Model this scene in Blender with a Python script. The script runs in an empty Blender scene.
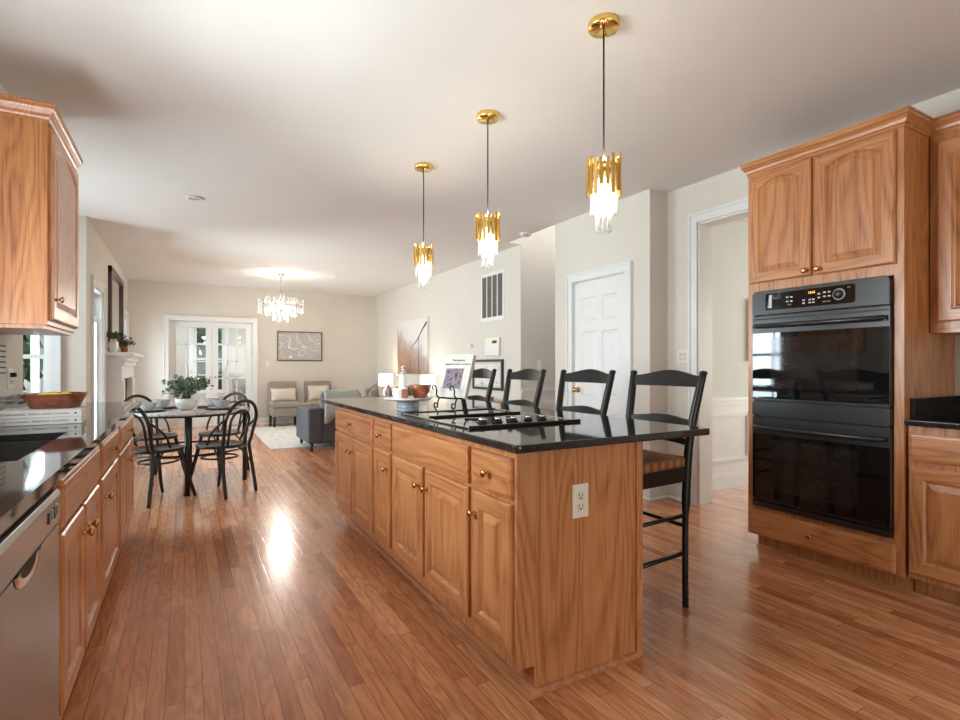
import bpy, bmesh, math, random
from mathutils import Vector, Matrix
random.seed(7)
PI = math.pi
sc = bpy.context.scene
COL = sc.collection

# ------------------------------------------------------------------ camera
cam_d = bpy.data.cameras.new('camera'); cam = bpy.data.objects.new('camera', cam_d); COL.objects.link(cam)
cam_d.sensor_width = 36.0; cam_d.lens = 523.2/960*36; cam_d.shift_y = 5.9/960; cam_d.clip_start = 0.02; cam_d.clip_end = 300
cam.location = (0, 0, 1.178); cam.rotation_euler = (PI/2, 0, -math.radians(29.49)); sc.camera = cam
# ------------------------------------------------------------------ view
sc.view_settings.view_transform = 'Standard'; sc.view_settings.look = 'None'
sc.view_settings.gamma = 1.0; sc.view_settings.use_curve_mapping = False
sc.view_settings.exposure = 0.82
# ------------------------------------------------------------------ world
w = bpy.data.worlds.new('sky'); sc.world = w; w.use_nodes = True
wn = w.node_tree; bg = wn.nodes['Background']
tc = wn.nodes.new('ShaderNodeTexCoord'); sx = wn.nodes.new('ShaderNodeSeparateXYZ'); rp = wn.nodes.new('ShaderNodeValToRGB')
wn.links.new(tc.outputs['Generated'], sx.inputs[0]); wn.links.new(sx.outputs['Z'], rp.inputs[0]); wn.links.new(rp.outputs[0], bg.inputs[0])
rp.color_ramp.elements[0].position = 0.0; rp.color_ramp.elements[0].color = (.90, .95, 1, 1)
rp.color_ramp.elements[1].position = .8; rp.color_ramp.elements[1].color = (.62, .80, 1, 1)
bg.inputs[1].default_value = 1.0
# ------------------------------------------------------------------ large area lights (daylight in the windows, plus added fills)
def area(name, loc, rot, sx_, sy_, watts, col=(1, 1, 1)):
    d = bpy.data.lights.new(name, 'AREA'); d.shape = 'RECTANGLE'; d.size = sx_; d.size_y = sy_; d.energy = watts; d.color = col
    o = bpy.data.objects.new(name, d); COL.objects.link(o); o.location = loc; o.rotation_euler = rot
    return o
DAY = (.80, .90, 1.0); SOFT = (1, .96, .91)
U = math.radians(28)     # window light leans up a little: sky plus sunlit ground outside
area('daylight_sink_window', (-1.12, 2.25, 1.66), (0, -PI/2-U, 0), 1.1, 1.35, 72, (.90, .95, 1))           # faces +X
area('daylight_nook_window', (-3.15, 5.75, 1.4), (0, -PI/2-U, -.6), 1.6, 1.9, 135, DAY)             # faces +X, toward the kitchen
area('fill_behind_camera', (1.4, -2.95, 1.2), (PI/2+U*1.3, 0, 0), 2.6, 2.2, 40, SOFT)     # added fill behind camera, at an assumed patio door, faces +Y
area('fill_dining_room', (8.25, 1.5, 1.5), (0, PI/2, 0), 1.8, 2.2, 120, SOFT)          # added fill through an invented dining-room window, faces -X
area('fill_foyer', (5.9, 5.1, 4.2), (0, PI/2, 0), 1.2, .7, 85, SOFT)  # added fill for the foyer, from an invented high window
area('fill_sunroom', (.9, 13.3, 2.58), (0, 0, 0), 4.0, 2.4, 60, DAY)        # added sunroom fill under a solid ceiling, no real skylight, faces down
area('daylight_living_window', (-1.25, 7.6, 1.2), (0, -PI/2-U*.6, 0), 1.5, .8, 75, DAY)
area('daylight_living_window_far', (-1.25, 10.85, 1.2), (0, -PI/2-U*.6, 0), 1.5, .65, 34, DAY)

# ================================================================== materials
MATS = {}
class NT:
    def __init__(s, name):
        s.m = bpy.data.materials.new(name); s.m.use_nodes = True; s.t = s.m.node_tree; s.p = s.t.nodes['Principled BSDF']; MATS[name] = s.m
    def n(s, t, **k):
        o = s.t.nodes.new(t)
        for a, v in k.items(): setattr(o, a, v)
        return o
    def l(s, a, b): s.t.links.new(a, b)
    def math(s, op, a, b=None, c=None):
        o = s.n('ShaderNodeMath', operation=op)
        for i, v in enumerate((a, b, c)):
            if v is None: continue
            if isinstance(v, (int, float)): o.inputs[i].default_value = v
            else: s.l(v, o.inputs[i])
        return o.outputs[0]
    def mapping(s, scale=(1, 1, 1), rot=(0, 0, 0), src='Object', loc=(0, 0, 0)):
        c = s.n('ShaderNodeTexCoord'); m = s.n('ShaderNodeMapping')
        m.inputs['Scale'].default_value = scale; m.inputs['Rotation'].default_value = rot; m.inputs['Location'].default_value = loc
        s.l(c.outputs[src], m.inputs[0]); return m.outputs[0]
    def noise(s, vec, scale, detail=3, rough=.55, dist=0):
        o = s.n('ShaderNodeTexNoise'); o.inputs['Scale'].default_value = scale; o.inputs['Detail'].default_value = detail
        o.inputs['Roughness'].default_value = rough; o.inputs['Distortion'].default_value = dist
        if vec is not None: s.l(vec, o.inputs['Vector'])
        return o.outputs['Fac']
    def ramp(s, fac, stops):
        r = s.n('ShaderNodeValToRGB'); e = r.color_ramp.elements
        while len(e) < len(stops): e.new(.5)
        for i, (p, c) in enumerate(stops): e[i].position = p; e[i].color = (*c, 1)
        s.l(fac, r.inputs[0]); return r.outputs[0]
    def mix(s, fac, a, b, mode='MIX'):
        o = s.n('ShaderNodeMix', data_type='RGBA', blend_type=mode)
        for i, v in ((0, fac), (6, a), (7, b)):
            if isinstance(v, (int, float)): o.inputs[i].default_value = v
            elif isinstance(v, tuple): o.inputs[i].default_value = (*v, 1)
            else: s.l(v, o.inputs[i])
        return o.outputs[2]
    def bump(s, h, strength=.2, dist=.002):
        b = s.n('ShaderNodeBump'); b.inputs['Strength'].default_value = strength; b.inputs['Distance'].default_value = dist
        s.l(h, b.inputs['Height']); s.l(b.outputs[0], s.p.inputs['Normal'])
    def set(s, **k):
        for a, v in k.items():
            i = s.p.inputs[a.replace('_', ' ')]
            if isinstance(v, tuple): i.default_value = (*v, 1) if len(v) == 3 else v
            elif isinstance(v, (int, float)): i.default_value = v
            else: s.l(v, i)
        return s
def srgb(r, g, b):
    f = lambda c: (c/255/12.92) if c <= 10 else ((c/255+.055)/1.055)**2.4
    return (f(r), f(g), f(b))
def plain(name, col, rough=.5, metal=0, var=.06, nscale=9, bump=0, bscale=200, coat=0, spec=None):
    t = NT(name); v = t.mapping()
    n = t.noise(v, nscale, 3)
    lo = tuple(c*(1-var) for c in col); hi = tuple(min(1, c*(1+var)) for c in col)
    t.set(Base_Color=t.ramp(n, [(.3, lo), (.7, hi)]), Roughness=rough, Metallic=metal)
    if coat: t.set(Coat_Weight=coat, Coat_Roughness=.06)
    if spec is not None: t.p.inputs['Specular IOR Level'].default_value = spec
    if bump: t.bump(t.noise(v, bscale, 2), bump, .002)
    return t.m
def oak(name, axis, dark, mid, light, rough=.32):
    t = NT(name)
    info = t.n('ShaderNodeObjectInfo'); c = t.n('ShaderNodeTexCoord')
    off = t.n('ShaderNodeVectorMath', operation='MULTIPLY_ADD'); off.inputs[1].default_value = (1, 1, 1)
    comb = t.n('ShaderNodeCombineXYZ')
    for i, k in enumerate((3.1, 2.3, 5.7)): t.l(t.math('MULTIPLY', info.outputs['Random'], k), comb.inputs[i])
    t.l(c.outputs['Object'], off.inputs[0]); t.l(comb.outputs[0], off.inputs[2])
    def mp(sc_, rot=(0, 0, 0)):
        m = t.n('ShaderNodeMapping'); m.inputs['Scale'].default_value = sc_; m.inputs['Rotation'].default_value = rot
        t.l(off.outputs[0], m.inputs[0]); return m.outputs[0]
    long_ = .06
    s1 = {'Z': (1, 1, long_), 'X': (long_, 1, 1), 'Y': (1, long_, 1)}[axis]
    s2 = {'Z': (1, 1, .02), 'X': (.02, 1, 1), 'Y': (1, .02, 1)}[axis]
    s3 = {'Z': (1, 1, .13), 'X': (.13, 1, 1), 'Y': (1, .13, 1)}[axis]
    v = mp(s3); warp = t.noise(v, 5.0, 1.5)
    # growth rings: bands of a smooth warped field -> cathedral figure
    ring = t.math('FRACT', t.math('MULTIPLY', warp, 15.0))
    ring = t.math('ABSOLUTE', t.math('SUBTRACT', ring, .5))
    ring = t.math('SMOOTH_MIN', t.math('MULTIPLY', ring, 2.4), 1.0, .2)
    fine = t.noise(mp(s2), 210, 3, .7)
    mid_n = t.noise(mp(s1), 26, 3, .6)
    f = t.math('ADD', t.math('MULTIPLY', ring, .17), t.math('ADD', t.math('MULTIPLY', fine, .62), t.math('MULTIPLY', mid_n, .28)))
    colr = t.ramp(f, [(.34, dark), (.53, mid), (.76, light)])
    t.set(Base_Color=colr, Roughness=rough, Coat_Weight=.4, Coat_Roughness=.30)
    t.bump(fine, .08, .001)
    return t.m
OD, OM, OL = srgb(138, 80, 44), srgb(184, 120, 73), srgb(204, 146, 96)
OV = oak('oak_upright_grain', 'Z', OD, OM, OL)
OH = oak('oak_level_grain', 'X', OD, OM, OL)
OY = oak('oak_trim_grain', 'Y', srgb(150, 92, 58), srgb(182, 120, 80), srgb(205, 146, 100))

def floor_mat():
    t = NT('oak_strip_floor'); c = t.n('ShaderNodeTexCoord'); s = t.n('ShaderNodeSeparateXYZ'); t.l(c.outputs['Object'], s.inputs[0])
    xr = t.math('DIVIDE', s.outputs[0], .0585); row = t.math('FLOOR', xr); fx = t.math('FRACT', xr)
    w1 = t.n('ShaderNodeTexWhiteNoise', noise_dimensions='1D'); t.l(row, w1.inputs['W'])
    yy = t.math('ADD', t.math('DIVIDE', s.outputs[1], .85), t.math('MULTIPLY', w1.outputs['Value'], 9.3)); colm = t.math('FLOOR', yy); fy = t.math('FRACT', yy)
    cb = t.n('ShaderNodeCombineXYZ'); t.l(row, cb.inputs[0]); t.l(colm, cb.inputs[1])
    w2 = t.n('ShaderNodeTexWhiteNoise', noise_dimensions='2D'); t.l(cb.outputs[0], w2.inputs['Vector'])
    base = t.ramp(w2.outputs['Value'], [(0, srgb(178, 112, 74)), (.22, srgb(204, 136, 94)), (.55, srgb(215, 148, 104)), (.8, srgb(226, 163, 118)), (1, srgb(204, 130, 84))])
    cv = t.n('ShaderNodeCombineXYZ'); t.l(t.math('MULTIPLY', s.outputs[0], 1.0), cv.inputs[0]); t.l(t.math('MULTIPLY', s.outputs[1], .07), cv.inputs[1]); t.l(t.math('MULTIPLY', w2.outputs['Value'], 37.), cv.inputs[2])
    g1 = t.noise(cv.outputs[0], 60, 4, .65)
    cv2 = t.n('ShaderNodeCombineXYZ'); t.l(s.outputs[0], cv2.inputs[0]); t.l(t.math('MULTIPLY', s.outputs[1], .16), cv2.inputs[1]); t.l(t.math('MULTIPLY', w2.outputs['Value'], 51.), cv2.inputs[2])
    rg = t.math('FRACT', t.math('MULTIPLY', t.noise(cv2.outputs[0], 9, 2), 9.)); rg = t.math('ABSOLUTE', t.math('SUBTRACT', rg, .5))
    gr = t.math('ADD', t.math('MULTIPLY', g1, .7), t.math('MULTIPLY', rg, .6))
    colr = t.mix(1.0, base, t.ramp(gr, [(.25, (.66, .60, .55)), (.6, (1, 1, 1)), (.85, (1.1, 1.1, 1.1))]), 'MULTIPLY')
    ex = t.math('MINIMUM', fx, t.math('SUBTRACT', 1., fx)); ey = t.math('MINIMUM', fy, t.math('SUBTRACT', 1., fy))
    gap = t.math('MAXIMUM', t.math('LESS_THAN', ex, .022), t.math('LESS_THAN', ey, .0014))
    colr = t.mix(t.math('MULTIPLY', gap, .75), colr, srgb(84, 44, 26))
    t.set(Base_Color=colr, Roughness=t.math('MULTIPLY_ADD', t.noise(c.outputs['Object'], 2.2, 3), .12, .16), Coat_Weight=.25, Coat_Roughness=.12)
    edge = t.math('SMOOTH_MIN', t.math('MULTIPLY', ex, 12.), 1., .3)
    t.bump(t.math('ADD', edge, t.math('MULTIPLY', g1, .10)), .22, .0012)
    return t.m
FLOOR = floor_mat()
def granite():
    t = NT('black_granite'); v = t.mapping()
    n1 = t.noise(v, 160, 3, .7); n2 = t.noise(v, 420, 2, .6); n3 = t.noise(v, 45, 2)
    a = t.ramp(n1, [(.35, (.006, .006, .007)), (.56, (.018, .017, .017)), (.70, (.075, .062, .052)), (.8, (.17, .16, .15))])
    b = t.ramp(n2, [(.58, (0, 0, 0)), (.75, (.10, .10, .105))])
    col = t.mix(1., a, b, 'ADD')
    t.set(Base_Color=col, Roughness=.045, IOR=1.62); return t.m
GRAN = granite()
def glass(name, tint=(.95, .98, .97), rough=0.0):
    t = NT(name); o = t.t.nodes['Material Output']
    tr = t.n('ShaderNodeBsdfTransparent'); gl = t.n('ShaderNodeBsdfGlossy'); gl.inputs['Roughness'].default_value = rough
    tr.inputs[0].default_value = (*tint, 1); fr = t.n('ShaderNodeFresnel'); fr.inputs[0].default_value = 1.45
    mx = t.n('ShaderNodeMixShader'); t.l(fr.outputs[0], mx.inputs[0]); t.l(tr.outputs[0], mx.inputs[1]); t.l(gl.outputs[0], mx.inputs[2]); t.l(mx.outputs[0], o.inputs[0])
    return t.m
GLASS = glass('window_glass')
def crystal():
    t = NT('clear_crystal'); o = t.t.nodes['Material Output']
    tr = t.n('ShaderNodeBsdfTransparent'); tr.inputs[0].default_value = (.93, .94, .95, 1)
    gl = t.n('ShaderNodeBsdfGlossy'); gl.inputs['Roughness'].default_value = .08; gl.inputs[0].default_value = (1, 1, 1, 1)
    tl = t.n('ShaderNodeBsdfTranslucent'); tl.inputs[0].default_value = (1, .98, .95, 1)
    lw = t.n('ShaderNodeLayerWeight'); lw.inputs[0].default_value = .45
    m1 = t.n('ShaderNodeMixShader'); m2 = t.n('ShaderNodeMixShader'); m2.inputs[0].default_value = .14
    t.l(lw.outputs['Facing'], m1.inputs[0]); t.l(tr.outputs[0], m1.inputs[1]); t.l(gl.outputs[0], m1.inputs[2])
    t.l(m1.outputs[0], m2.inputs[1]); t.l(tl.outputs[0], m2.inputs[2]); t.l(m2.outputs[0], o.inputs[0]); return t.m
CRYS = crystal()
def emit(name, col, s):
    t = NT(name); t.set(Base_Color=col, Emission_Color=col, Emission_Strength=s); return t.m
WALL = plain('beige_wall_paint', srgb(215, 208, 198), .75, var=.012, nscale=3, bump=.04, bscale=300)
WALLG = plain('grey_hall_paint', srgb(201, 198, 192), .75, var=.012, nscale=3)
WALLD = plain('pale_dining_paint', srgb(212, 213, 209), .7, var=.012, nscale=3)
CEIL = plain('white_ceiling_paint', srgb(228, 225, 221), .85, var=.012, nscale=2, bump=.04, bscale=240)
WHITE = plain('white_trim_paint', srgb(224, 224, 222), .38, var=.01)
BRASS = plain('warm_brass', srgb(214, 166, 96), .22, 1, var=.05)
BRASSK = plain('antique_brass_knob', srgb(196, 150, 96), .25, 1, var=.06)
GOLD = plain('polished_gold', srgb(240, 202, 120), .24, 1, var=.05)
BLKM = plain('black_metal', (.02, .018, .017), .4, .6, var=.15)
BLKP = plain('black_painted_wood', (.010, .0085, .008), .34, 0, var=.2, nscale=14, spec=.35)
BENT = plain('dark_bentwood', (.014, .010, .009), .32, 0, var=.25, nscale=14)
CHROME = plain('polished_chrome', (.75, .74, .72), .12, 1, var=.03)
OVENB = plain('black_oven_enamel', (.017, .016, .016), .28, 0, var=.08)
OVENG = plain('black_oven_glass', (.006, .006, .007), .03, 0, var=.1, spec=.7)
OVENW = plain('oven_window_screen', (.020, .016, .015), .05, 0, var=.2, spec=.6)
CERAM = plain('white_ceramic', srgb(236, 234, 230), .22, 0, var=.02)
GREYC = plain('pale_grey_stoneware', srgb(196, 194, 192), .3, 0, var=.03)
PLATE = plain('almond_plastic', srgb(232, 222, 208), .4, var=.02)
SLOT = plain('dark_slot', (.02, .018, .016), .6)
RED = plain('red_glaze', srgb(206, 120, 106), .35, var=.2, nscale=60)
TERRA = oak('carved_bowl_wood', 'X', srgb(110, 56, 30), srgb(158, 86, 48), srgb(186, 112, 66))
BOWLW = oak('dark_bowl_wood', 'X', srgb(78, 34, 18), srgb(124, 62, 34), srgb(150, 84, 48), .28)
LEMON = plain('lemon_peel', srgb(228, 196, 60), .4, var=.08, nscale=30, bump=.3, bscale=120)
LEAF = plain('eucalyptus_leaf', srgb(112, 130, 108), .5, var=.45, nscale=16)
LEAF2 = plain('dark_green_leaf', srgb(62, 82, 46), .5, var=.45, nscale=16)
STEM = plain('brown_stem', srgb(92, 66, 44), .7, var=.2)
FABG = plain('charcoal_upholstery', srgb(84, 83, 86), .9, var=.10, nscale=140, bump=.3, bscale=600)
FABT = plain('taupe_upholstery', srgb(150, 140, 131), .92, var=.12, nscale=120, bump=.3, bscale=600)
CREAM = plain('cream_cushion_cloth', srgb(214, 202, 188), .92, var=.05, nscale=60, bump=.25, bscale=500)
MAUVE = plain('mauve_cushion_cloth', srgb(168, 150, 146), .92, var=.12, nscale=60, bump=.25, bscale=500)
SAGE = plain('grey_knit_throw', srgb(176, 178, 172), .95, var=.14, nscale=90, bump=.5, bscale=260)
DWOOD = plain('espresso_wood', (.022, .014, .011), .4, var=.25)
TANW = oak('tan_table_wood', 'X', srgb(140, 102, 66), srgb(178, 138, 98), srgb(196, 160, 120))
PAPER = plain('white_paper', srgb(206, 203, 196), .7, var=.02)
PAGES = plain('book_page_edges', srgb(214, 203, 184), .85, var=.12, nscale=200)
INK = plain('dark_ink', (.03, .035, .06), .7)
SHADE = emit('lit_lamp_shade', (1, .93, .82), 1.25)
BULB = emit('glowing_bulb', (1, .90, .74), 15)
BULBC = emit('white_glowing_bulb', (1, .95, .88), 16)
STEEL = NT('brushed_steel'); _v = STEEL.mapping((1, 60, 60)); STEEL.set(Base_Color=STEEL.ramp(STEEL.noise(_v, 8, 3), [(.3, (.30, .28, .27)), (.7, (.40, .38, .36))]), Metallic=1, Roughness=.24); STEEL = STEEL.m
def rug_mat():
    t = NT('pale_woven_rug'); v = t.mapping((1, 3.5, 1)); a = t.noise(v, 9, 4, .65); b = t.noise(t.mapping(), 60, 2)
    f = t.math('ADD', t.math('MULTIPLY', a, .8), t.math('MULTIPLY', b, .3))
    t.set(Base_Color=t.ramp(f, [(.42, srgb(158, 156, 152)), (.52, srgb(208, 205, 200)), (.66, srgb(226, 223, 216))]), Roughness=.95); t.bump(b, .5, .004); return t.m
RUG = rug_mat()
def rush_mat():
    t = NT('woven_rush'); v = t.mapping((1, 1, 1)); wv = t.n('ShaderNodeTexWave', wave_type='BANDS', bands_direction='Y'); wv.inputs['Scale'].default_value = 75; wv.inputs['Distortion'].default_value = .6; wv.inputs['Detail'].default_value = 2
    t.l(v, wv.inputs['Vector']); t.set(Base_Color=t.ramp(wv.outputs['Fac'], [(.1, srgb(118, 76, 46)), (.6, srgb(150, 98, 62)), (1, srgb(166, 112, 72))]), Roughness=.7); t.bump(wv.outputs['Fac'], .5, .004); return t.m
RUSH = rush_mat()
def marble_mat():
    t = NT('white_marble'); v = t.mapping(); n = t.noise(v, 5, 5, .6, 1.6); k = t.math('ABSOLUTE', t.math('SUBTRACT', n, .5))
    t.set(Base_Color=t.ramp(k, [(0, srgb(150, 146, 146)), (.03, srgb(206, 202, 200)), (.12, srgb(228, 225, 222))]), Roughness=.12); return t.m
MARBLE = marble_mat()
def art_swirl():
    t = NT('swirl_canvas'); v = t.mapping((1, 1, 1.5)); n = t.noise(v, 1.7, 0, .5, 1.6); k = t.math('ABSOLUTE', t.math('SUBTRACT', t.math('FRACT', t.math('MULTIPLY', n, 5.)), .5))
    base = t.ramp(t.noise(v, 30, 4), [(.35, srgb(176, 170, 168)), (.65, srgb(200, 195, 192))])
    t.set(Base_Color=t.mix(t.math('LESS_THAN', k, .06), base, srgb(232, 229, 226)), Roughness=.8); return t.m
def art_abstract():
    t = NT('earth_tone_canvas'); c = t.n('ShaderNodeTexCoord'); s = t.n('ShaderNodeSeparateXYZ'); t.l(c.outputs['Object'], s.inputs[0])
    v = t.mapping((1, 1, 1)); n = t.noise(v, 3.2, 5, .6, .6)
    h = t.math('ADD', t.math('MULTIPLY', s.outputs[2], -.9), t.math('ADD', t.math('MULTIPLY', s.outputs[0], -.35), t.math('MULTIPLY', n, .55)))
    t.set(Base_Color=t.ramp(h, [(-.2 if False else 0, srgb(222, 219, 214)), (.16, srgb(214, 209, 204)), (.30, srgb(178, 168, 160)), (.48, srgb(168, 140, 122)), (.75, srgb(142, 100, 80))]), Roughness=.8); return t.m
ARTS, ARTA = art_swirl(), art_abstract()
def art_food():
    t = NT('cookbook_cover_photograph'); v = t.mapping(); n = t.noise(v, 38, 4, .65, .4)
    t.set(Base_Color=t.ramp(n, [(.32, srgb(34, 28, 40)), (.44, srgb(96, 66, 58)), (.52, srgb(150, 140, 156)), (.60, srgb(84, 82, 110)), (.70, srgb(168, 104, 62))]), Roughness=.4); return t.m
FOOD = art_food()
SKETCH = NT('pale_sketch_print'); _n = SKETCH.noise(SKETCH.mapping((1, 1, 2)), 7, 4, .7, .8); SKETCH.set(Base_Color=SKETCH.ramp(_n, [(.33, srgb(120, 116, 112)), (.4, srgb(222, 218, 212)), (1, srgb(236, 233, 228))]), Roughness=.5); SKETCH = SKETCH.m
BRICK = NT('firebox_brick'); _b = BRICK.n('ShaderNodeTexBrick'); _b.inputs['Scale'].default_value = 9; _b.inputs['Color1'].default_value = (*srgb(132, 78, 58), 1); _b.inputs['Color2'].default_value = (*srgb(112, 66, 50), 1); _b.inputs['Mortar'].default_value = (*srgb(150, 136, 124), 1); BRICK.l(BRICK.mapping((1, 1, 1), (PI/2, 0, PI/2)), _b.inputs['Vector']); BRICK.set(Base_Color=_b.outputs['Color'], Roughness=.85); BRICK = BRICK.m
GRASS = plain('lawn_grass', srgb(104, 132, 66), .9, var=.3, nscale=3, bump=.5, bscale=60)
TREEL = plain('tree_leaves', srgb(80, 108, 70), .7, var=.5, nscale=2.5)
BARK = plain('tree_bark', srgb(96, 80, 66), .9, var=.3, nscale=12)
SIDING = NT('white_siding'); _w = SIDING.n('ShaderNodeTexWave', wave_type='BANDS', bands_direction='Z', wave_profile='SAW'); _w.inputs['Scale'].default_value = 1.4; SIDING.l(SIDING.mapping(), _w.inputs['Vector']); SIDING.set(Base_Color=srgb(226, 226, 222), Roughness=.6); SIDING.bump(_w.outputs['Fac'], .4, .02); SIDING = SIDING.m
GLOW = emit('clock_display', srgb(226, 178, 60), 1.2)

# ================================================================== mesh builder
class MB:
    def __init__(s): s.v = []; s.f = []; s.mi = []; s.sm = []
    def add(s, verts, faces, mi=0, smooth=False):
        b = len(s.v); s.v += [tuple(p) for p in verts]
        for f in faces: s.f.append([b+i for i in f]); s.mi.append(mi); s.sm.append(smooth)
        return s
    def box(s, x0, x1, y0, y1, z0, z1, mi=0):
        x0, x1 = sorted((x0, x1)); y0, y1 = sorted((y0, y1)); z0, z1 = sorted((z0, z1))
        return s.add([(x0,y0,z0),(x1,y0,z0),(x1,y1,z0),(x0,y1,z0),(x0,y0,z1),(x1,y0,z1),(x1,y1,z1),(x0,y1,z1)],
              [(0,3,2,1),(4,5,6,7),(0,1,5,4),(1,2,6,5),(2,3,7,6),(3,0,4,7)], mi)
    def obox(s, c, h, mat, mi=0):  # oriented box
        vs = [Vector(c) + mat @ Vector((h[0]*a, h[1]*b, h[2]*d)) for a, b, d in ((-1,-1,-1),(1,-1,-1),(1,1,-1),(-1,1,-1),(-1,-1,1),(1,-1,1),(1,1,1),(-1,1,1))]
        return s.add(vs, [(0,3,2,1),(4,5,6,7),(0,1,5,4),(1,2,6,5),(2,3,7,6),(3,0,4,7)], mi)
    def prism(s, poly, axis, a, b, mi=0):   # polygon (2d) extruded along an axis
        def P(p, t): return {'x': (t, p[0], p[1]), 'y': (p[0], t, p[1]), 'z': (p[0], p[1], t)}[axis]
        n = len(poly); vs = [P(p, a) for p in poly] + [P(p, b) for p in poly]
        fs = [list(range(n))[::-1], list(range(n, 2*n))] + [(i, (i+1) % n, n+(i+1) % n, n+i) for i in range(n)]
        return s.add(vs, fs, mi)
    def lathe(s, prof, c=(0, 0, 0), seg=24, axis='z', mi=0, smooth=True, cap=True, mat=None):
        vs = []; n = len(prof)
        for r, h in prof:
            for k in range(seg):
                a = 2*PI*k/seg; p = (r*math.cos(a), r*math.sin(a), h)
                if axis == 'y': p = (p[0], -h, p[1])
                if axis == 'x': p = (h, p[0], p[1])
                p = Vector(p)
                if mat is not None: p = mat @ p
                vs.append((p[0]+c[0], p[1]+c[1], p[2]+c[2]))
        fs = [(i*seg+k, i*seg+(k+1) % seg, (i+1)*seg+(k+1) % seg, (i+1)*seg+k) for i in range(n-1) for k in range(seg)]
        s.add(vs, fs, mi, smooth)
        b = len(s.v) - len(vs)
        if cap:
            if prof[0][0] > 1e-5: s.f.append([b+k for k in range(seg)][::-1]); s.mi.append(mi); s.sm.append(False)
            if prof[-1][0] > 1e-5: s.f.append([b+(n-1)*seg+k for k in range(seg)]); s.mi.append(mi); s.sm.append(False)
        return s
    def tube(s, pts, r, seg=8, mi=0, closed=False, flat=1.0):
        pts = [Vector(p) for p in pts]; n = len(pts); vs = []
        rr = r if isinstance(r, (list, tuple)) else [r]*n
        up = None
        for i, p in enumerate(pts):
            if closed: d = pts[(i+1) % n] - pts[i-1]
            else: d = pts[min(i+1, n-1)] - pts[max(i-1, 0)]
            d.normalize()
            if up is None:
                up = Vector((0, 0, 1)) if abs(d.z) < .9 else Vector((1, 0, 0))
            u = (up - d*up.dot(d)); u.normalize(); w_ = d.cross(u); up = u
            for k in range(seg):
                a = 2*PI*k/seg; vs.append(p + u*(rr[i]*math.cos(a)) + w_*(rr[i]*flat*math.sin(a)))
        m = n if closed else n-1
        fs = [(i*seg+k, i*seg+(k+1) % seg, ((i+1) % n)*seg+(k+1) % seg, ((i+1) % n)*seg+k) for i in range(m) for k in range(seg)]
        s.add(vs, fs, mi, True)
        if not closed:
            b = len(s.v)-len(vs)
            s.f.append([b+k for k in range(seg)][::-1]); s.mi.append(mi); s.sm.append(False)
            s.f.append([b+(n-1)*seg+k for k in range(seg)]); s.mi.append(mi); s.sm.append(False)
        return s
    def sweep(s, path, prof, mi=0):     # horizontal polyline path (x,y); prof (out, z); out is to the right of travel; mitred
        n = len(path); P = [Vector((p[0], p[1])) for p in path]; vs = []
        for i in range(n):
            d0 = (P[i]-P[i-1]).normalized() if i > 0 else (P[1]-P[0]).normalized()
            d1 = (P[i+1]-P[i]).normalized() if i < n-1 else d0
            n0 = Vector((d0.y, -d0.x)); n1 = Vector((d1.y, -d1.x)); b = (n0+n1); b.normalize(); k = 1/max(.3, b.dot(n0))
            for o, z in prof: vs.append((P[i].x+b.x*k*o, P[i].y+b.y*k*o, z))
        m = len(prof)
        fs = [(i*m+j, (i+1)*m+j, (i+1)*m+(j+1) % m, i*m+(j+1) % m) for i in range(n-1) for j in range(m)]
        fs += [list(range(m)), [(n-1)*m+j for j in range(m)][::-1]]
        return s.add(vs, fs, mi)
    def build(s, name, mats, parent=None, loc=(0, 0, 0), bevel=0, seg=2, rot=None):
        me = bpy.data.meshes.new(name); me.from_pydata(s.v, [], s.f); me.validate()
        for m in (mats if isinstance(mats, (list, tuple)) else [mats]): me.materials.append(m)
        if len(me.polygons) == len(s.f):
            me.polygons.foreach_set('material_index', s.mi); me.polygons.foreach_set('use_smooth', s.sm)
        bm = bmesh.new(); bm.from_mesh(me); bmesh.ops.recalc_face_normals(bm, faces=bm.faces); bm.to_mesh(me); bm.free()
        o = bpy.data.objects.new(name, me); COL.objects.link(o); o.location = loc
        if rot: o.rotation_euler = rot
        if parent: o.parent = parent
        if bevel:
            b = o.modifiers.new('edge', 'BEVEL'); b.width = bevel; b.segments = seg; b.limit_method = 'ANGLE'; b.angle_limit = math.radians(40)
            if seg > 2:
                for p in me.polygons: p.use_smooth = True
                wn_ = o.modifiers.new('normals', 'WEIGHTED_NORMAL'); wn_.keep_sharp = False
        return o
def thing(name, label, cat, loc=(0, 0, 0), rz=0, group=None):
    o = bpy.data.objects.new(name, None); o.empty_display_size = .1; COL.objects.link(o); o.location = loc; o.rotation_euler = (0, 0, rz)
    o['label'] = label; o['category'] = cat
    if group: o['group'] = group
    return o
def tag(o, label, cat, group=None):
    o['label'] = label; o['category'] = cat
    if group: o['group'] = group
    return o
def struct(o): o['kind'] = 'structure'; return o
def dup(root, loc, rz, label=None):
    r = root.copy(); COL.objects.link(r); r.location = loc; r.rotation_euler = (0, 0, rz)
    if label: r['label'] = label
    for ch in list(root.children):
        c = ch.copy(); COL.objects.link(c); c.parent = r
        for g in list(ch.children):
            d = g.copy(); COL.objects.link(d); d.parent = c
    return r
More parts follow.
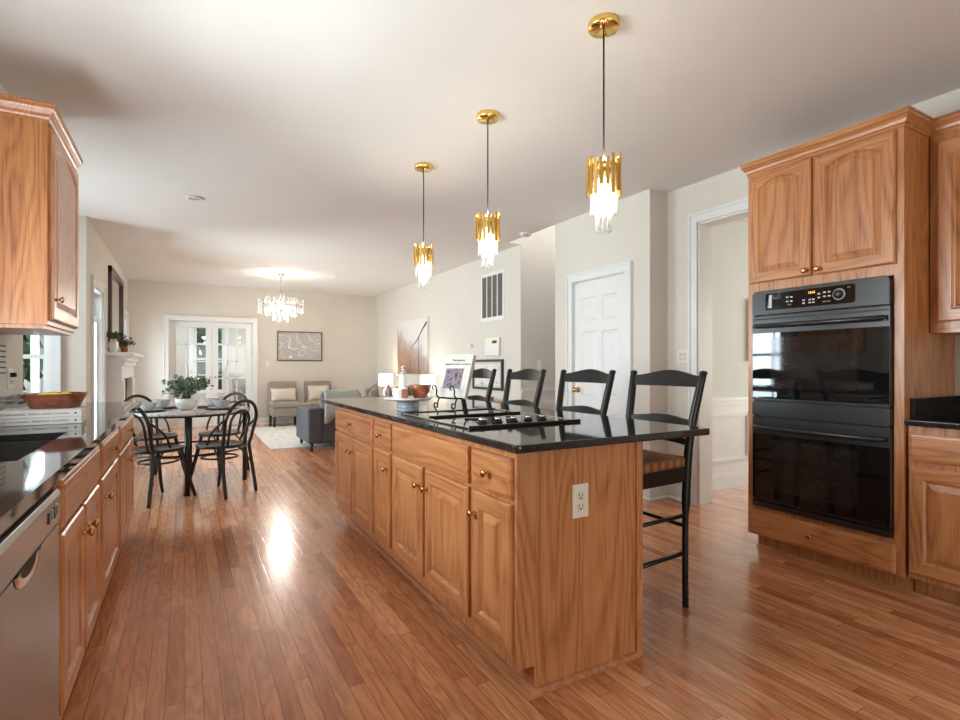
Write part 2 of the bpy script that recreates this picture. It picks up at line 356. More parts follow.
def text(name, body, size, mat, parent, loc, rot, width=None, extr=.0006):
    cu = bpy.data.curves.new(name, 'FONT'); cu.body = body; cu.size = size; cu.extrude = extr; cu.align_x = 'CENTER'; cu.align_y = 'CENTER'
    cu.materials.append(mat)
    c_ = bpy.data.objects.new(name, cu); COL.objects.link(c_); bpy.context.view_layer.update()
    me = bpy.data.meshes.new_from_object(c_.evaluated_get(bpy.context.evaluated_depsgraph_get())); bpy.data.objects.remove(c_)
    if not me.materials: me.materials.append(mat)
    o = bpy.data.objects.new(name, me); COL.objects.link(o); o.location = loc; o.rotation_euler = rot
    if parent: o.parent = parent
    return o
def bez(p0, p1, p2, p3, n=10):
    p0, p1, p2, p3 = map(Vector, (p0, p1, p2, p3))
    return [p0*(1-t)**3+p1*3*t*(1-t)**2+p2*3*t*t*(1-t)+p3*t**3 for t in [i/n for i in range(n+1)]]
def smooth_path(pts, n=6):
    P = [Vector(p) for p in pts]; out = []
    for i in range(len(P)-1):
        a = P[max(i-1, 0)]; b = P[i]; c = P[i+1]; d = P[min(i+2, len(P)-1)]
        for k in range(n):
            t = k/n; out.append(.5*((2*b)+(c-a)*t+(2*a-5*b+4*c-d)*t*t+(3*b-a-3*c+d)*t**3))
    out.append(P[-1]); return out

# ================================================================== room shell
ZC = 2.74; XL = -.88; XR = 3.80; XP = 3.575; YF = 11.4; XLR = 3.77; YP = 3.278; YQ = 4.63; YH = 5.6; YB = -2.55; XN = -2.4; YN0 = 4.27; YN1 = 6.78; XLV = -.89
struct(MB().box(-2.6, 8.1, -2.8, 6.93, -.12, 0).box(-1.05, 4.4, 6.93, 11.55, -.12, 0).box(-2.6, 4.4, 11.55, 15.15, -.12, 0).build('floor', FLOOR))
cb = MB(); z0, z1 = ZC, ZC+.2
cb.box(-2.6, XP, -2.8, 6.93, z0, z1).box(-1.05, XP, 6.93, 11.6, z0, z1).box(XP, 8.1, -2.8, YQ, z0, z1).box(XP, XLR+.13, YH+.02, 11.6, z0, z1)
struct(cb.build('ceiling', CEIL))
def wall_with_holes(name, axis, c0, c1, a0, a1, holes, mat, ztop=ZC):
    # axis 'x': wall plane normal to X, thickness c0..c1, runs along y from a0..a1 ; holes (a,b,z0,z1)
    m = MB(); edges = sorted(set([a0, a1]+[h for q in holes for h in q[:2]]))
    for i in range(len(edges)-1):
        p, q = edges[i], edges[i+1]; mid = (p+q)/2; hs = [h for h in holes if h[0] <= mid <= h[1]]
        spans = [(0, ztop)]
        for h in hs: spans = [(0, h[2]), (h[3], ztop)]
        for lo, hi in spans:
            if hi-lo < .001: continue
            if axis == 'x': m.box(c0, c1, p, q, lo, hi)
            else: m.box(p, q, c0, c1, lo, hi)
    return struct(m.build(name, mat))
wall_with_holes('wall_left', 'x', XL-.15, XL, -2.55, YN0, [(1.55, 2.95, 1.08, 2.25)], WALL)
wall_with_holes('wall_nook_near', 'y', YN0-.15, YN0, XN, XL-.15, [], WALL)
wall_with_holes('wall_nook_side', 'x', XN-.15, XN, YN0-.15, YN1+.15, [(4.75, 6.5, .55, 2.2)], WALL)
wall_with_holes('wall_nook_far', 'y', YN1, YN1+.15, XN, XLV, [(-1.95, -1.18, .60, 1.95)], WALL)
wall_with_holes('wall_living_left', 'x', XLV-.15, XLV, YN1+.15, YF, [(7.16, 8.02, .35, 2.09), (10.5, 11.2, .35, 2.05)], WALL)
wall_with_holes('wall_far', 'y', YF, YF+.15, XLV-.15, 4.2, [(-.255, 1.205, 0, 2.05)], WALL)
wall_with_holes('wall_living_right', 'x', XLR, XLR+.13, YH+.02, YF, [], WALL)
wall_with_holes('wall_right', 'x', XR, XR+.165, YB, YP-.0, [(2.19, 2.955, 0, 2.39)], WALL)
wall_with_holes('wall_pantry_side', 'y', YP, YP+.12, XP+.12, 4.0, [], WALL)
wall_with_holes('wall_pantry_front', 'x', XP, XP+.12, YP, YQ, [(3.565, 4.325, 0, 2.055)], WALL)
wall_with_holes('wall_foyer_side', 'y', YQ-.12, YQ, XP+.12, 5.6, [], WALLG, 5.2)
struct(MB().box(XLR, 5.6, YH, YH+.02, 0, ZC).box(XP, 5.6, YH, YH+.02, ZC, 5.2).build('wall_foyer', WALLG))
wall_with_holes('wall_foyer_end', 'x', 5.6, 5.75, YQ-.12, YH+.02, [(4.8, 5.4, 3.6, 4.8)], WALLG, 5.2)  # unseen high opening, added for the foyer fill
struct(MB().box(XP-.12, 5.75, YQ-.12, YH+.02, 5.2, 5.3).build('ceiling_foyer', CEIL))
struct(MB().box(XP-.12, XP, YQ, YH+.02, ZC+.2, 5.2).build('wall_foyer_upper', WALLG))
wall_with_holes('wall_dining', 'y', 3.22, 3.22+.05, 4.0, 7.9, [], WALLD)
wall_with_holes('wall_dining_end', 'x', 7.9, 8.05, -.9, 3.27, [(.4, 2.6, .6, 2.4)], WALLD)
wall_with_holes('wall_dining_near', 'y', -.9, -.75, XR+.165, 7.9, [], WALLD)
wall_with_holes('wall_back', 'y', YB-.15, YB, XL-.15, 3.965, [(0.1, 2.7, 0, 2.3)], WALL)
# window & door frames ------------------------------------------------
def casing_x(m, x, sgn, a0, a1, z0, z1, w_=.085, t=.02, sill=False, mi=0):   # frame on a wall normal to x
    xa, xb = x, x+sgn*t
    m.box(xa, xb, a0-w_, a0, z0, z1+w_, mi); m.box(xa, xb, a1, a1+w_, z0, z1+w_, mi); m.box(xa, xb, a0, a1, z1, z1+w_, mi)
    q = .0015; m.box(xb-sgn*.004, xa+sgn*.03, a0-w_+q, a0-w_+.022, z0+q, z1+w_-.0225, mi); m.box(xb-sgn*.004, xa+sgn*.03, a1+w_-.022, a1+w_-q, z0+q, z1+w_-.0225, mi); m.box(xb-sgn*.004, xa+sgn*.03, a0-w_+q, a1+w_-q, z1+w_-.022, z1+w_-q, mi)
    if sill: m.box(x, x+sgn*.06, a0-w_-.02, a1+w_+.02, z0-.03, z0, mi); m.box(x, x+sgn*.02, a0-w_, a1+w_, z0-.10, z0-.03, mi)
def casing_y(m, y, sgn, a0, a1, z0, z1, w_=.085, t=.02, sill=False, mi=0):
    ya, yb = y, y+sgn*t
    m.box(a0-w_, a0, ya, yb, z0, z1+w_, mi); m.box(a1, a1+w_, ya, yb, z0, z1+w_, mi); m.box(a0, a1, ya, yb, z1, z1+w_, mi)
    q = .0015; m.box(a0-w_+q, a0-w_+.022, yb-sgn*.004, ya+sgn*.03, z0+q, z1+w_-.0225, mi); m.box(a1+w_-.022, a1+w_-q, yb-sgn*.004, ya+sgn*.03, z0+q, z1+w_-.0225, mi); m.box(a0-w_+q, a1+w_-q, yb-sgn*.004, ya+sgn*.03, z1+w_-.022, z1+w_-q, mi)
    if sill: m.box(a0-w_-.02, a1+w_+.02, y, y+sgn*.06, z0-.03, z0, mi); m.box(a0-w_, a1+w_, y, y+sgn*.02, z0-.10, z0-.03, mi)
def window(idx, axis, wall_in, sgn, a0, a1, z0, z1, rail, munt=0, sill=True):
    # sgn: direction into the room
    root = bpy.data.objects.new('window_%d' % idx, None); COL.objects.link(root); struct(root); 
    f = MB(); (casing_x if axis == 'x' else casing_y)(f, wall_in, sgn, a0, a1, z0, z1, sill=sill)
    def B(p, q, d0, d1, lo, hi, m=f):
        c0, c1 = wall_in-sgn*d0, wall_in-sgn*d1
        if axis == 'x': m.box(c0, c1, p, q, lo, hi)
        else: m.box(p, q, c0, c1, lo, hi)
    for p, q in ((a0, a0+.025), (a1-.025, a1)): B(p, q, .0005, .149, z0, z1)
    B(a0+.025, a1-.025, .0005, .149, z1-.025, z1); B(a0+.025, a1-.025, .0005, .149, z0, z0+.025)
    f.build('window_frame', WHITE, root)
    s = MB(); e = .045
    for lo, hi, d in ((z0+.025, rail+.02, .05), (rail-.02, z1-.025, .085)):
        B(a0+.025, a0+.025+e, d, d+.035, lo, hi, s); B(a1-.025-e, a1-.025, d, d+.035, lo, hi, s); B(a0+.025+e, a1-.025-e, d, d+.035, lo, lo+e, s); B(a0+.025+e, a1-.025-e, d, d+.035, hi-e*.8, hi, s)
        for k in range(munt):
            c = a0+(a1-a0)*(k+1)/(munt+1); B(c-.009, c+.009, d+.008, d+.028, lo+.01, hi-.01, s)
        if munt: B(a0+.03, a1-.03, d+.009, d+.027, (lo+hi)/2-.009, (lo+hi)/2+.009, s)
    s.build('window_sash', WHITE, root)
    g = MB(); B(a0+.03, a1-.03, .066, .070, z0+.03, rail, g); B(a0+.03, a1-.03, .101, .105, rail, z1-.03, g); g.build('window_pane', GLASS, root)
    return root
window(1, 'x', XL, 1, 1.55, 2.95, 1.08, 2.25, 1.66, 2)
window(2, 'x', XN, 1, 4.75, 6.5, .55, 2.2, 1.37, 2)
window(3, 'y', YN1, -1, -1.95, -1.18, .60, 1.95, 1.27)
window(4, 'x', XLV, 1, 7.16, 8.02, .35, 2.09, 1.72)
window(5, 'x', XLV, 1, 10.5, 11.2, .35, 2.05, 1.70)
window(6, 'x', 7.9, -1, .4, 2.6, .6, 2.4, 1.5, 2)  # unseen dining-room window, added for the fill light
# unseen back patio door (behind the camera), assumed for the fill light
r = struct(bpy.data.objects.new('door_4', None)); COL.objects.link(r)
m = MB(); casing_y(m, YB, 1, .1, 2.7, 0, 2.3); 
for p in (.1, 1.36, 2.62): m.box(p, p+.08, YB-.1, YB-.04, 0, 2.3)
m.box(.1, 2.7, YB-.1, YB-.04, 2.2, 2.3).box(.1, 2.7, YB-.1, YB-.04, 0, .12)
m.build('door_frame', WHITE, r); MB().box(.1, 2.7, YB-.075, YB-.07, .05, 2.25).build('door_pane', GLASS, r)
# pantry door -------------------------------------------------------
m = MB(); casing_x(m, XP, -1, 3.565, 4.325, 0, 2.055)
m.box(XP, XP+.12, 3.552, 3.572, 0, 2.055).box(XP, XP+.12, 4.318, 4.338, 0, 2.055).box(XP, XP+.12, 3.56, 4.33, 2.048, 2.065)
struct(m.build('trim_1', WHITE))
def rect_rings(m, x0, x1, z0, z1, steps, y0=0, mi=0):   # recessed/raised rectangular moulding on plane y
    pass
def six_panel(root, u0, u1, z0, z1, to3, thick=.035):
    """to3(u, d, z): maps along-door, depth (0 = face, + = into door), height"""
    m = MB(); us = [u0, u0+.11, u0+.11+.215, u1-.11-.215, u1-.11, u1]; zs = [z0, z0+.20, z0+.20+.50, z0+.86, z0+.86+.66, z0+1.63, z0+1.63+.24, z1]
    def Q(pts, mi=0): m.add([to3(*p) for p in pts], [(0, 1, 2, 3)], mi)
    pan = {(1, 1), (3, 1), (1, 3), (3, 3), (1, 5), (3, 5)}
    for i in range(5):
        for j in range(7):
            a, b, c, d = us[i], us[i+1], zs[j], zs[j+1]
            if (i, j) not in pan: Q([(a, 0, c), (b, 0, c), (b, 0, d), (a, 0, d)]); continue
            prev = (a, b, c, d, 0)
            for ins, dep in ((.012, .010), (.022, .010), (.045, .003)):
                cur = (a+ins, b-ins, c+ins, d-ins, dep)
                A = [(prev[0], prev[4], prev[2]), (prev[1], prev[4], prev[2]), (prev[1], prev[4], prev[3]), (prev[0], prev[4], prev[3])]
                B_ = [(cur[0], cur[4], cur[2]), (cur[1], cur[4], cur[2]), (cur[1], cur[4], cur[3]), (cur[0], cur[4], cur[3])]
                for k in range(4): Q([A[k], A[(k+1) % 4], B_[(k+1) % 4], B_[k]])
                prev = cur
            Q([(prev[0], prev[4], prev[2]), (prev[1], prev[4], prev[2]), (prev[1], prev[4], prev[3]), (prev[0], prev[4], prev[3])])
    for a, b in (((u0, z0), (u1, z0)), ((u1, z0), (u1, z1)), ((u1, z1), (u0, z1)), ((u0, z1), (u0, z0))):
        Q([(a[0], 0, a[1]), (b[0], 0, b[1]), (b[0], thick, b[1]), (a[0], thick, a[1])])
    Q([(u0, thick, z0), (u1, thick, z0), (u1, thick, z1), (u0, thick, z1)])
    return m
r = struct(bpy.data.objects.new('door_1', None)); COL.objects.link(r); r.location = (XP+.012, 3.576, .01)
six_panel(None, 0, .738, 0, 2.035, lambda u, d, z: (d, u, z)).build('door_slab', WHITE, r)
k = MB().lathe([(.0, 0), (.028, 0), (.028, .006), (.010, .010), (.010, .035), (.024, .042), (.030, .055), (.022, .070), (0, .074)], axis='z', mat=Matrix.Rotation(-PI/2, 3, 'Y'), c=(0, .68, .92), seg=18).build('door_knob', BRASS, r)
for zz in (.25, 1.06, 1.81): MB().box(-.012, .002, -.018, -.004, zz-.05, zz+.05).build('hinge', BRASSK, r)
MB().lathe([(0, 0), (.012, 0), (.012, .02), (0, .02)], c=(-.03, .70, 2.02), seg=10).build('door_stop', WHITE, r)
# cased opening to dining room -----------------------------------------
m = MB(); casing_x(m, XR, -1, 2.19, 2.955, 0, 2.39); casing_x(m, XR+.165, 1, 2.19, 2.955, 0, 2.39)
m.box(XR-.002, XR+.167, 2.940, 2.957, 0, 2.39).box(XR-.002, XR+.167, 2.188, 2.205, 0, 2.39).box(XR-.002, XR+.167, 2.19, 2.955, 2.375, 2.392)
struct(m.build('trim_2', WHITE, bevel=.002))
# dining wainscot
m = MB(); m.box(4.0, 7.9, 3.212, 3.22, 0, .86).box(4.0, 7.9, 3.185, 3.22, .845, .875).box(4.0, 7.9, 3.198, 3.22, .80, .845)
m.box(4.0, 7.9, 3.20, 3.22, 0, .13).box(4.0, 7.9, 3.205, 3.22, .13, .15)
def pframe_y(m, y, x0, x1, z0, z1, t=.03, d=.014):
    m.box(x0, x1, y-d, y, z0, z0+t).box(x0, x1, y-d, y, z1-t, z1).box(x0, x0+t, y-d, y, z0, z1).box(x1-t, x1, y-d, y, z0, z1)
for a in (4.02, 5.02, 6.02): pframe_y(m, 3.212, a, a+.86, .26, .72)
m.box(4.0, 7.9, 3.13, 3.22, 2.64, 2.74).box(4.0, 7.9, 3.16, 3.22, 2.60, 2.64)
struct(m.build('trim_3', WHITE))
# foyer wainscot
m = MB(); m.box(XLR+.005, 5.6, YH-.03, YH, .845, .875).box(XLR, 5.6, YH-.016, YH, .78, .845).box(XLR, 5.6, YH-.018, YH, 0, .13).box(XLR, 5.6, YH-.006, YH, .13, .845)
for a in (3.85, 4.75): pframe_y(m, YH-.006, a, a+.75, .24, .70)
struct(m.build('trim_4', WHITE))
# baseboards
BB = [(0, 0), (.016, 0), (.016, .09), (.011, .105), (.008, .12), (0, .125)]
QR = [(0, 0), (.032, 0), (.031, .008), (.026, .014), (.018, .018), (.016, .018), (.016, .09), (.011, .105), (.008, .12), (0, .125)]
def base(name, path): struct(MB().sweep(path, QR).build(name, [WHITE]))
base('baseboard_pantry', [(XP, 4.41), (XP, 4.63)][::-1]); base('baseboard_pantry_corner', [(XP, 3.48), (XP, YP), (XR, YP), (XR, 3.04)])
base('baseboard_right', [(XLR, YF), (XLR, YH+.03)]); base('baseboard_far', [(1.29, YF), (XLR, YF)]); base('baseboard_far_left', [(XLV, YF), (-.34, YF)])
base('baseboard_left', [(XLV, YN1), (XLV, YF)]); base('baseboard_nook_far', [(XN, YN1), (XLV, YN1)]); base('baseboard_nook', [(XN, YN0), (XN, YN1)])
# french doors + casing --------------------------------------------------
m = MB(); casing_y(m, YF, -1, -.255, 1.205, 0, 2.05); m.box(-.257, -.24, YF, YF+.15, 0, 2.05).box(1.19, 1.207, YF, YF+.15, 0, 2.05).box(-.25, 1.2, YF, YF+.15, 2.035, 2.052)
struct(m.build('trim_5', WHITE, bevel=.002))
def french(idx, x0, x1, knob_x):
    r = struct(bpy.data.objects.new('door_%d' % idx, None)); COL.objects.link(r); r.location = (x0, YF+.09, .01); w_ = x1-x0; m = MB(); sw = .105; zt, zb = 1.915, .26
    m.box(0, sw, 0, .04, 0, 2.02).box(w_-sw, w_, 0, .04, 0, 2.02).box(sw, w_-sw, 0, .04, zt, 2.02).box(sw, w_-sw, 0, .04, 0, zb)
    for k in (1, 2): c = sw+(w_-2*sw)*k/3; m.box(c-.011, c+.011, .006, .034, zb, zt)
    for k in range(1, 5): c = zb+(zt-zb)*k/5; m.box(sw, w_-sw, .006, .034, c-.011, c+.011)
    m.build('door_frame', WHITE, r); MB().box(sw, w_-sw, .018, .022, zb, zt).build('door_pane', GLASS, r)
    MB().lathe([(0, 0), (.022, 0), (.022, .008), (.009, .012), (.009, .03), (.022, .04), (.022, .055), (0, .06)], axis='y', c=(knob_x, 0, .95), seg=14).build('door_knob', CHROME, r)
french(2, -.238, .472, .66); french(3, .478, 1.188, .05)
# sunroom ------------------------------------------------------------
wall_with_holes('wall_sunroom_far', 'y', 15.0, 15.15, -2.4, 4.2, [(-1.9, -.9, .5, 2.2), (.18, .92, .5, 2.2), (2.6, 3.6, .5, 2.2)], WALL)
wall_with_holes('wall_sunroom_left', 'x', -2.55, -2.4, 11.55, 15.15, [(12.0, 13.2, .5, 2.2), (13.5, 14.7, .5, 2.2)], WHITE)
wall_with_holes('wall_sunroom_right', 'x', 4.2, 4.35, 11.4, 15.15, [(12.0, 13.2, .5, 2.2), (13.5, 14.7, .5, 2.2)], WHITE)
struct(MB().box(-2.55, 4.35, 11.55, 15.15, 2.6, 2.75).build('ceiling_sunroom', CEIL))
for i, (a, b) in enumerate(((-1.9, -.9), (.18, .92), (2.6, 3.6))): window(7+i, 'y', 15.0, -1, a, b, .5, 2.2, 1.35, 1)
window(11, 'x', -2.4, 1, 12.0, 13.2, .5, 2.2, 1.35, 1); window(12, 'x', -2.4, 1, 13.5, 14.7, .5, 2.2, 1.35, 1)
window(13, 'x', 4.2, -1, 12.0, 13.2, .5, 2.2, 1.35, 1); window(14, 'x', 4.2, -1, 13.5, 14.7, .5, 2.2, 1.35, 1)
# outdoors
g = MB(); g.box(-60, 60, -60, 90, -.42, -.30); struct(g.build('ground', GRASS))
def tree(x, y, h, r, label):
    t = thing('tree', label, 'tree', (x, y, -.30), random.random()*6, 'garden trees'); rnd = random.Random(int(x*100+y*7))
    MB().tube([(0, 0, 0), (.05, .02, h*.3), (-.03, .05, h*.6), (0, 0, h*.85)], [.16, .13, .09, .04]).build('trunk', BARK, t)
    m = MB()
    for k in range(900):
        a = rnd.random()*2*PI; cz = rnd.uniform(-1, 1); rr = r*rnd.uniform(.55, 1.0)*(1+.2*math.sin(a*3+cz*4)); q = math.sqrt(1-cz*cz)
        c = Vector((q*math.cos(a)*rr, q*math.sin(a)*rr, h*.52+cz*rr*h*.42/r)); s_ = rnd.uniform(.10, .26)
        n = Vector((rnd.gauss(0, 1), rnd.gauss(0, 1), rnd.gauss(0, 1))).normalized(); u = n.orthogonal().normalized()*s_; v = n.cross(u)
        m.add([c+u, c+v*.6+u*.3, c-u*.6+v*.4, c-u, c-v*.6], [(0, 1, 2, 3, 4)])
    m.build('foliage', TREEL, t); return t
for x, y, h, rr, lb in ((-1.7, 24, 6, 2.0, 'leafy green garden tree far outside the sunroom, left of the one between the doors'), (1.0, 19.5, 4.6, 1.6, 'leafy green garden tree outside, seen between the two french doors'), (-2.75, 9.8, 3.4, .75, 'green tree outside the breakfast nook window'), (-8.5, 19.5, 6, 2.2, 'green tree in the garden farthest left, beyond the sunroom corner')):
    tree(x, y, h, rr, lb)

# ================================================================== kitchen cabinets
KNOB = [(0, 0), (.009, 0), (.009, .003), (.0055, .006), (.0055, .016), (.012, .020), (.0155, .025), (.014, .030), (.007, .033), (0, .0335)]
def knob(parent, x, z, y=-.021):
    MB().lathe([(r*1.05, h) for r, h in KNOB], axis='y', c=(x, y, z), seg=16).build('knob', BRASSK, parent)
def panel_front(name, parent, x0, x1, z0, z1, kn=None, arch=False, flat=False):
    """cabinet front on the plane y=0, 22 mm thick, seen from -y"""
    w_, h = x1-x0, z1-z0; m = MB(); T = .021
    if flat:   # drawer front, ogee edge
        rings = [(0, 0, 0), (0, .014, 0), (.010, T, 0)]
        def R(i, d): return [(i, -d, i), (w_-i, -d, i), (w_-i, -d, h-i), (i, -d, h-i)]
        pr = R(0, 0); m.add(pr, [(3, 2, 1, 0)], 1)
        for i, d in ((0, .013), (.004, .017), (.013, .019), (.016, T)):
            cu = R(i, d); m.add(pr+cu, [(k, (k+1) % 4, 4+(k+1) % 4, 4+k) for k in range(4)], 1); pr = cu
        m.add(pr, [(0, 1, 2, 3)], 1)
    else:
        sw = min(.060, w_*.22); n = 14 if arch else 1
        def outline(ins):
            a, b, c, d = sw+ins, w_-sw-ins, sw+ins, h-sw-ins
            pts = [(a, c), (b, c)]
            if arch:
                rise = min(.045, w_*.13); d += sw*.25
                pts += [(b+(a-b)*k/n, d-rise+rise*(1-(2*k/n-1)**2)) for k in range(n+1)]
            else: pts += [(b, d), (a, d)]
            return pts
        base = outline(0)
        def outer(i, d):
            pts = [(i, -d, i), (w_-i, -d, i)]
            if arch: pts += [(w_-i+(2*i-w_)*k/n, -d, h-i) for k in range(n+1)]
            else: pts += [(w_-i, -d, h-i), (i, -d, h-i)]
            return pts
        N = len(base)
        def stitch(A, B):
            m2 = []
            for k in range(N):
                hor = (k == 0) or (1 < k < N-1)
                m.add([A[k], A[(k+1) % N], B[(k+1) % N], B[k]], [(0, 1, 2, 3)], 1 if hor else 0)
        O = outer(0, 0); m.add(O, [list(range(N))[::-1]], 0)
        pr = O
        for i, d in ((0, .014), (.005, .019), (.009, T)):
            cu = outer(i, d); stitch(pr, cu); pr = cu
        for ins, d in ((0, T), (.004, .016), (.010, .010), (.014, .010), (.040, .019), (.043, .0195)):
            cu = [(p[0], -d, p[1]) for p in outline(ins)]
            if ins == 0: stitch(pr, cu)
            else: m.add(pr+cu, [(k, (k+1) % N, N+(k+1) % N, N+k) for k in range(N)], 0)
            pr = cu
        m.add(pr, [list(range(N))], 0)
    o = m.build(name, [OV, OH], parent, loc=(x0, 0, z0))
    if kn: knob(o, kn[0]-x0, kn[1]-z0)
    return o
def carcass(parent, w_, h, depth, toe=.1, rec=.075, z0=0, hollow=False):
    m = MB()
    if hollow:
        poly = [(0, h), (depth, h), (depth, 0), (rec, 0), (rec, toe), (0, toe)]; m.prism(poly, 'x', 0, .018).prism(poly, 'x', w_-.018, w_)
        m.box(.018, w_-.018, 0, .018, toe, h).box(.018, w_-.018, depth-.01, depth, 0, h).box(.018, w_-.018, .018, depth-.01, toe, toe+.018).box(.018, w_-.018, rec, rec+.015, 0, toe)
        return m.build('body', OV, parent)
    poly = [(0, h), (depth, h), (depth, z0), (rec, z0), (rec, z0+toe), (0, z0+toe)] if toe else [(0, h), (depth, h), (depth, z0), (0, z0)]
    m.prism(poly, 'x', 0, w_); return m.build('body', OV, parent, bevel=.0015, seg=1)
def cabinet(label, loc, rz, w_, h, depth, fronts, cat='kitchen cabinet', toe=.1, z0=0, group=None, hollow=False):
    t = thing('kitchen_cabinet', label, cat, loc, rz, group); carcass(t, w_, h, depth, toe, z0=z0, hollow=hollow)
    for f in fronts: panel_front(f[0], t, *f[1:5], kn=f[5] if len(f) > 5 else None, flat=f[0] != 'door', arch=len(f) > 6 and f[6])
    return t
HC = .875
R_ = -PI/2; L_ = PI/2
# ---- island (faces -X); local x runs toward the camera
IX, IY = 1.020, 4.025
GI = 'oak island base cabinets'
def isl(ya, yb, label, fronts):
    fr = []
    for f in fronts:
        a, b = ya-f[1], ya-f[2]; fr.append((f[0], a, b, f[3], f[4]) + (((ya-f[5][0]), f[5][1]),) if len(f) > 5 else (f[0], a, b, f[3], f[4]))
    return cabinet(label, (IX, ya, 0), R_, ya-yb, HC, .605, fr, group=GI)
isl(4.025, 3.097, 'oak island cabinet at the living-room end, wide drawer over two doors', [('drawer', 4.012, 3.125, .70, .85, (3.575, .775)), ('door', 4.012, 3.580, .155, .685, (3.61, .592)), ('door', 3.562, 3.125, .155, .685, (3.53, .592))])
isl(3.097, 2.780, 'narrow oak island cabinet between the two wide ones, one small drawer and one door', [('drawer', 3.083, 2.800, .70, .85, (2.94, .775)), ('door', 3.083, 2.800, .155, .685, (2.835, .595))])
isl(2.780, 1.858, 'oak island cabinet under the cooktop, knobless wide front over two doors', [('drawer_front', 2.762, 1.878, .70, .85), ('door', 2.762, 2.342, .155, .685, (2.372, .597)), ('door', 2.310, 1.878, .155, .685, (2.275, .597))])
ic = isl(1.858, 1.540, 'narrow oak island cabinet at the near corner, with the outlet in its end panel', [('drawer', 1.840, 1.558, .70, .85, (1.70, .775)), ('door', 1.840, 1.558, .155, .685, (1.808, .598))])
MB().box(.318, .324, .578, .612, 0, HC-.002).build('corner_trim', OV, ic)
m = MB(); m.sweep([(IX+.075, 4.03), (IX+.075, 1.54), (IX+.615, 1.54)], [(0, 0), (.018, 0), (.017, .008), (.012, .015), (.006, .019), (0, .02)]); struct(m.build('trim_6', OY))
# island countertop
ct = MB(); z0, z1 = .877, .907
def slab(m, x0, x1, y0, y1, r=.02):
    pts = []
    for cx, cy, a0 in ((x1-r, y1-r, 0), (x0+r, y1-r, 90), (x0+r, y0+r, 180), (x1-r, y0+r, 270)):
        for k in range(6): a = math.radians(a0+18*k); pts.append((cx+r*math.cos(a), cy+r*math.sin(a)))
    m.prism(pts, 'z', z0, z1)
slab(ct, .984, 2.0, 1.487, 4.40)
tag(ct.build('countertop', GRAN, bevel=.006, seg=3), 'polished black granite slab topping the oak island', 'countertop')
# ---- outlets / switch plates
def plate(name, label, loc, rot, kind, parent=None, w_=.072, h=.116, cat='outlet', n=1, grp=None):
    t = thing(name, label, cat, loc, 0, grp); t.rotation_euler = rot      # local: x right, z up, faces -y
    MB().box(-w_/2, w_/2, -.006, 0, -h/2, h/2).build('cover_plate', PLATE, t, bevel=.003)
    for q in range(n):
        cx = (q-(n-1)/2)*.046
        if kind == 'outlet':
            for s_ in (.020, -.020):
                f = MB(); f.lathe([(.0168, 0), (.0168, .002), (0, .002)], axis='y', c=(cx, -.006, s_), seg=20); fo = f.build('socket', PLATE, t)
                k = MB(); k.box(cx-.0085, cx-.0055, -.0092, -.0075, s_-.001, s_+.009).box(cx+.0055, cx+.0085, -.0092, -.0075, s_-.001, s_+.007).lathe([(.003, 0), (.003, .0015), (0, .0015)], axis='y', c=(cx, -.0077, s_-.008), seg=10); k.build('socket_slot', SLOT, fo)
        else:
            MB().box(cx-.005, cx+.005, -.016, -.005, -.004, .012).build('toggle', PLATE, t)
            MB().box(cx-.009, cx+.009, -.0072, -.005, -.017, .017).build('toggle_slot', WHITE, t)
    return t
plate('wall_outlet', 'almond duplex outlet in the dark oak end panel of the island', (1.305, 1.540, .668), (0, 0, 0), 'outlet', w_=.078, h=.128)
plate('wall_outlet', 'almond double outlet plate on the wall beside the dining-room opening', (XR, 3.11, 1.26), (0, 0, R_), 'outlet', w_=.116, n=2)
plate('light_switch', 'light switch plate on the grey foyer wall above the chair rail', (4.06, YH, 1.19), (0, 0, 0), 'switch', cat='light switch')
plate('light_switch', 'light switch plate on the far wall right of the french doors', (1.475, YF, 1.22), (0, 0, 0), 'switch', cat='light switch')
plate('light_switch', 'upper of two switch plates on the wall beside the tall side window', (XLV, 6.98, 1.36), (0, 0, L_), 'switch', cat='light switch')
plate('light_switch', 'lower of two switch plates on the wall beside the tall side window', (XLV, 6.98, 1.22), (0, 0, L_), 'switch', cat='light switch')

# ---- left run (faces +X); local x runs away from the camera
LX = -.3265
def lft(ya, yb, label, fronts):
    fr = []
    for f in fronts: fr.append((f[0], f[1]-ya, f[2]-ya, f[3], f[4]) + (((f[5][0]-ya), f[5][1]),) if len(f) > 5 else (f[0], f[1]-ya, f[2]-ya, f[3], f[4]))
    return cabinet(label, (LX, ya, 0), L_, yb-ya, HC, .545, fr, group='oak base cabinets under the left counter', hollow='sink cabinet beside' in label)
lft(1.912, 2.74, 'oak sink cabinet beside the dishwasher, plain front over two doors', [('drawer_front', 1.93, 2.695, .70, .845), ('door', 1.93, 2.295, .155, .685, (2.255, .60)), ('door', 2.325, 2.695, .155, .685, (2.365, .60))])
lft(2.74, 3.47, 'oak base cabinet right after the sink cabinet, one drawer over one wide door', [('drawer', 2.785, 3.415, .70, .845, (3.10, .775)), ('door', 2.785, 3.415, .155, .685, (2.83, .60))])
lft(3.47, 4.42, 'oak base cabinet at the dining end of the left counter, drawer over two doors', [('drawer', 3.515, 4.37, .70, .845, (3.94, .775)), ('door', 3.515, 3.93, .155, .685, (3.885, .60)), ('door', 3.955, 4.37, .155, .685, (4.0, .60))])
lft(-.60, 1.285, 'oak base cabinet on the near side of the dishwasher', [('door', -.55, .33, .155, .845), ('door', .36, 1.25, .155, .845)])
struct(MB().sweep([(LX-.075, 1.912), (LX-.075, 4.42)], [(0, 0), (.018, 0), (.017, .008), (.012, .015), (.006, .019), (0, .02)]).build('trim_7', OY))
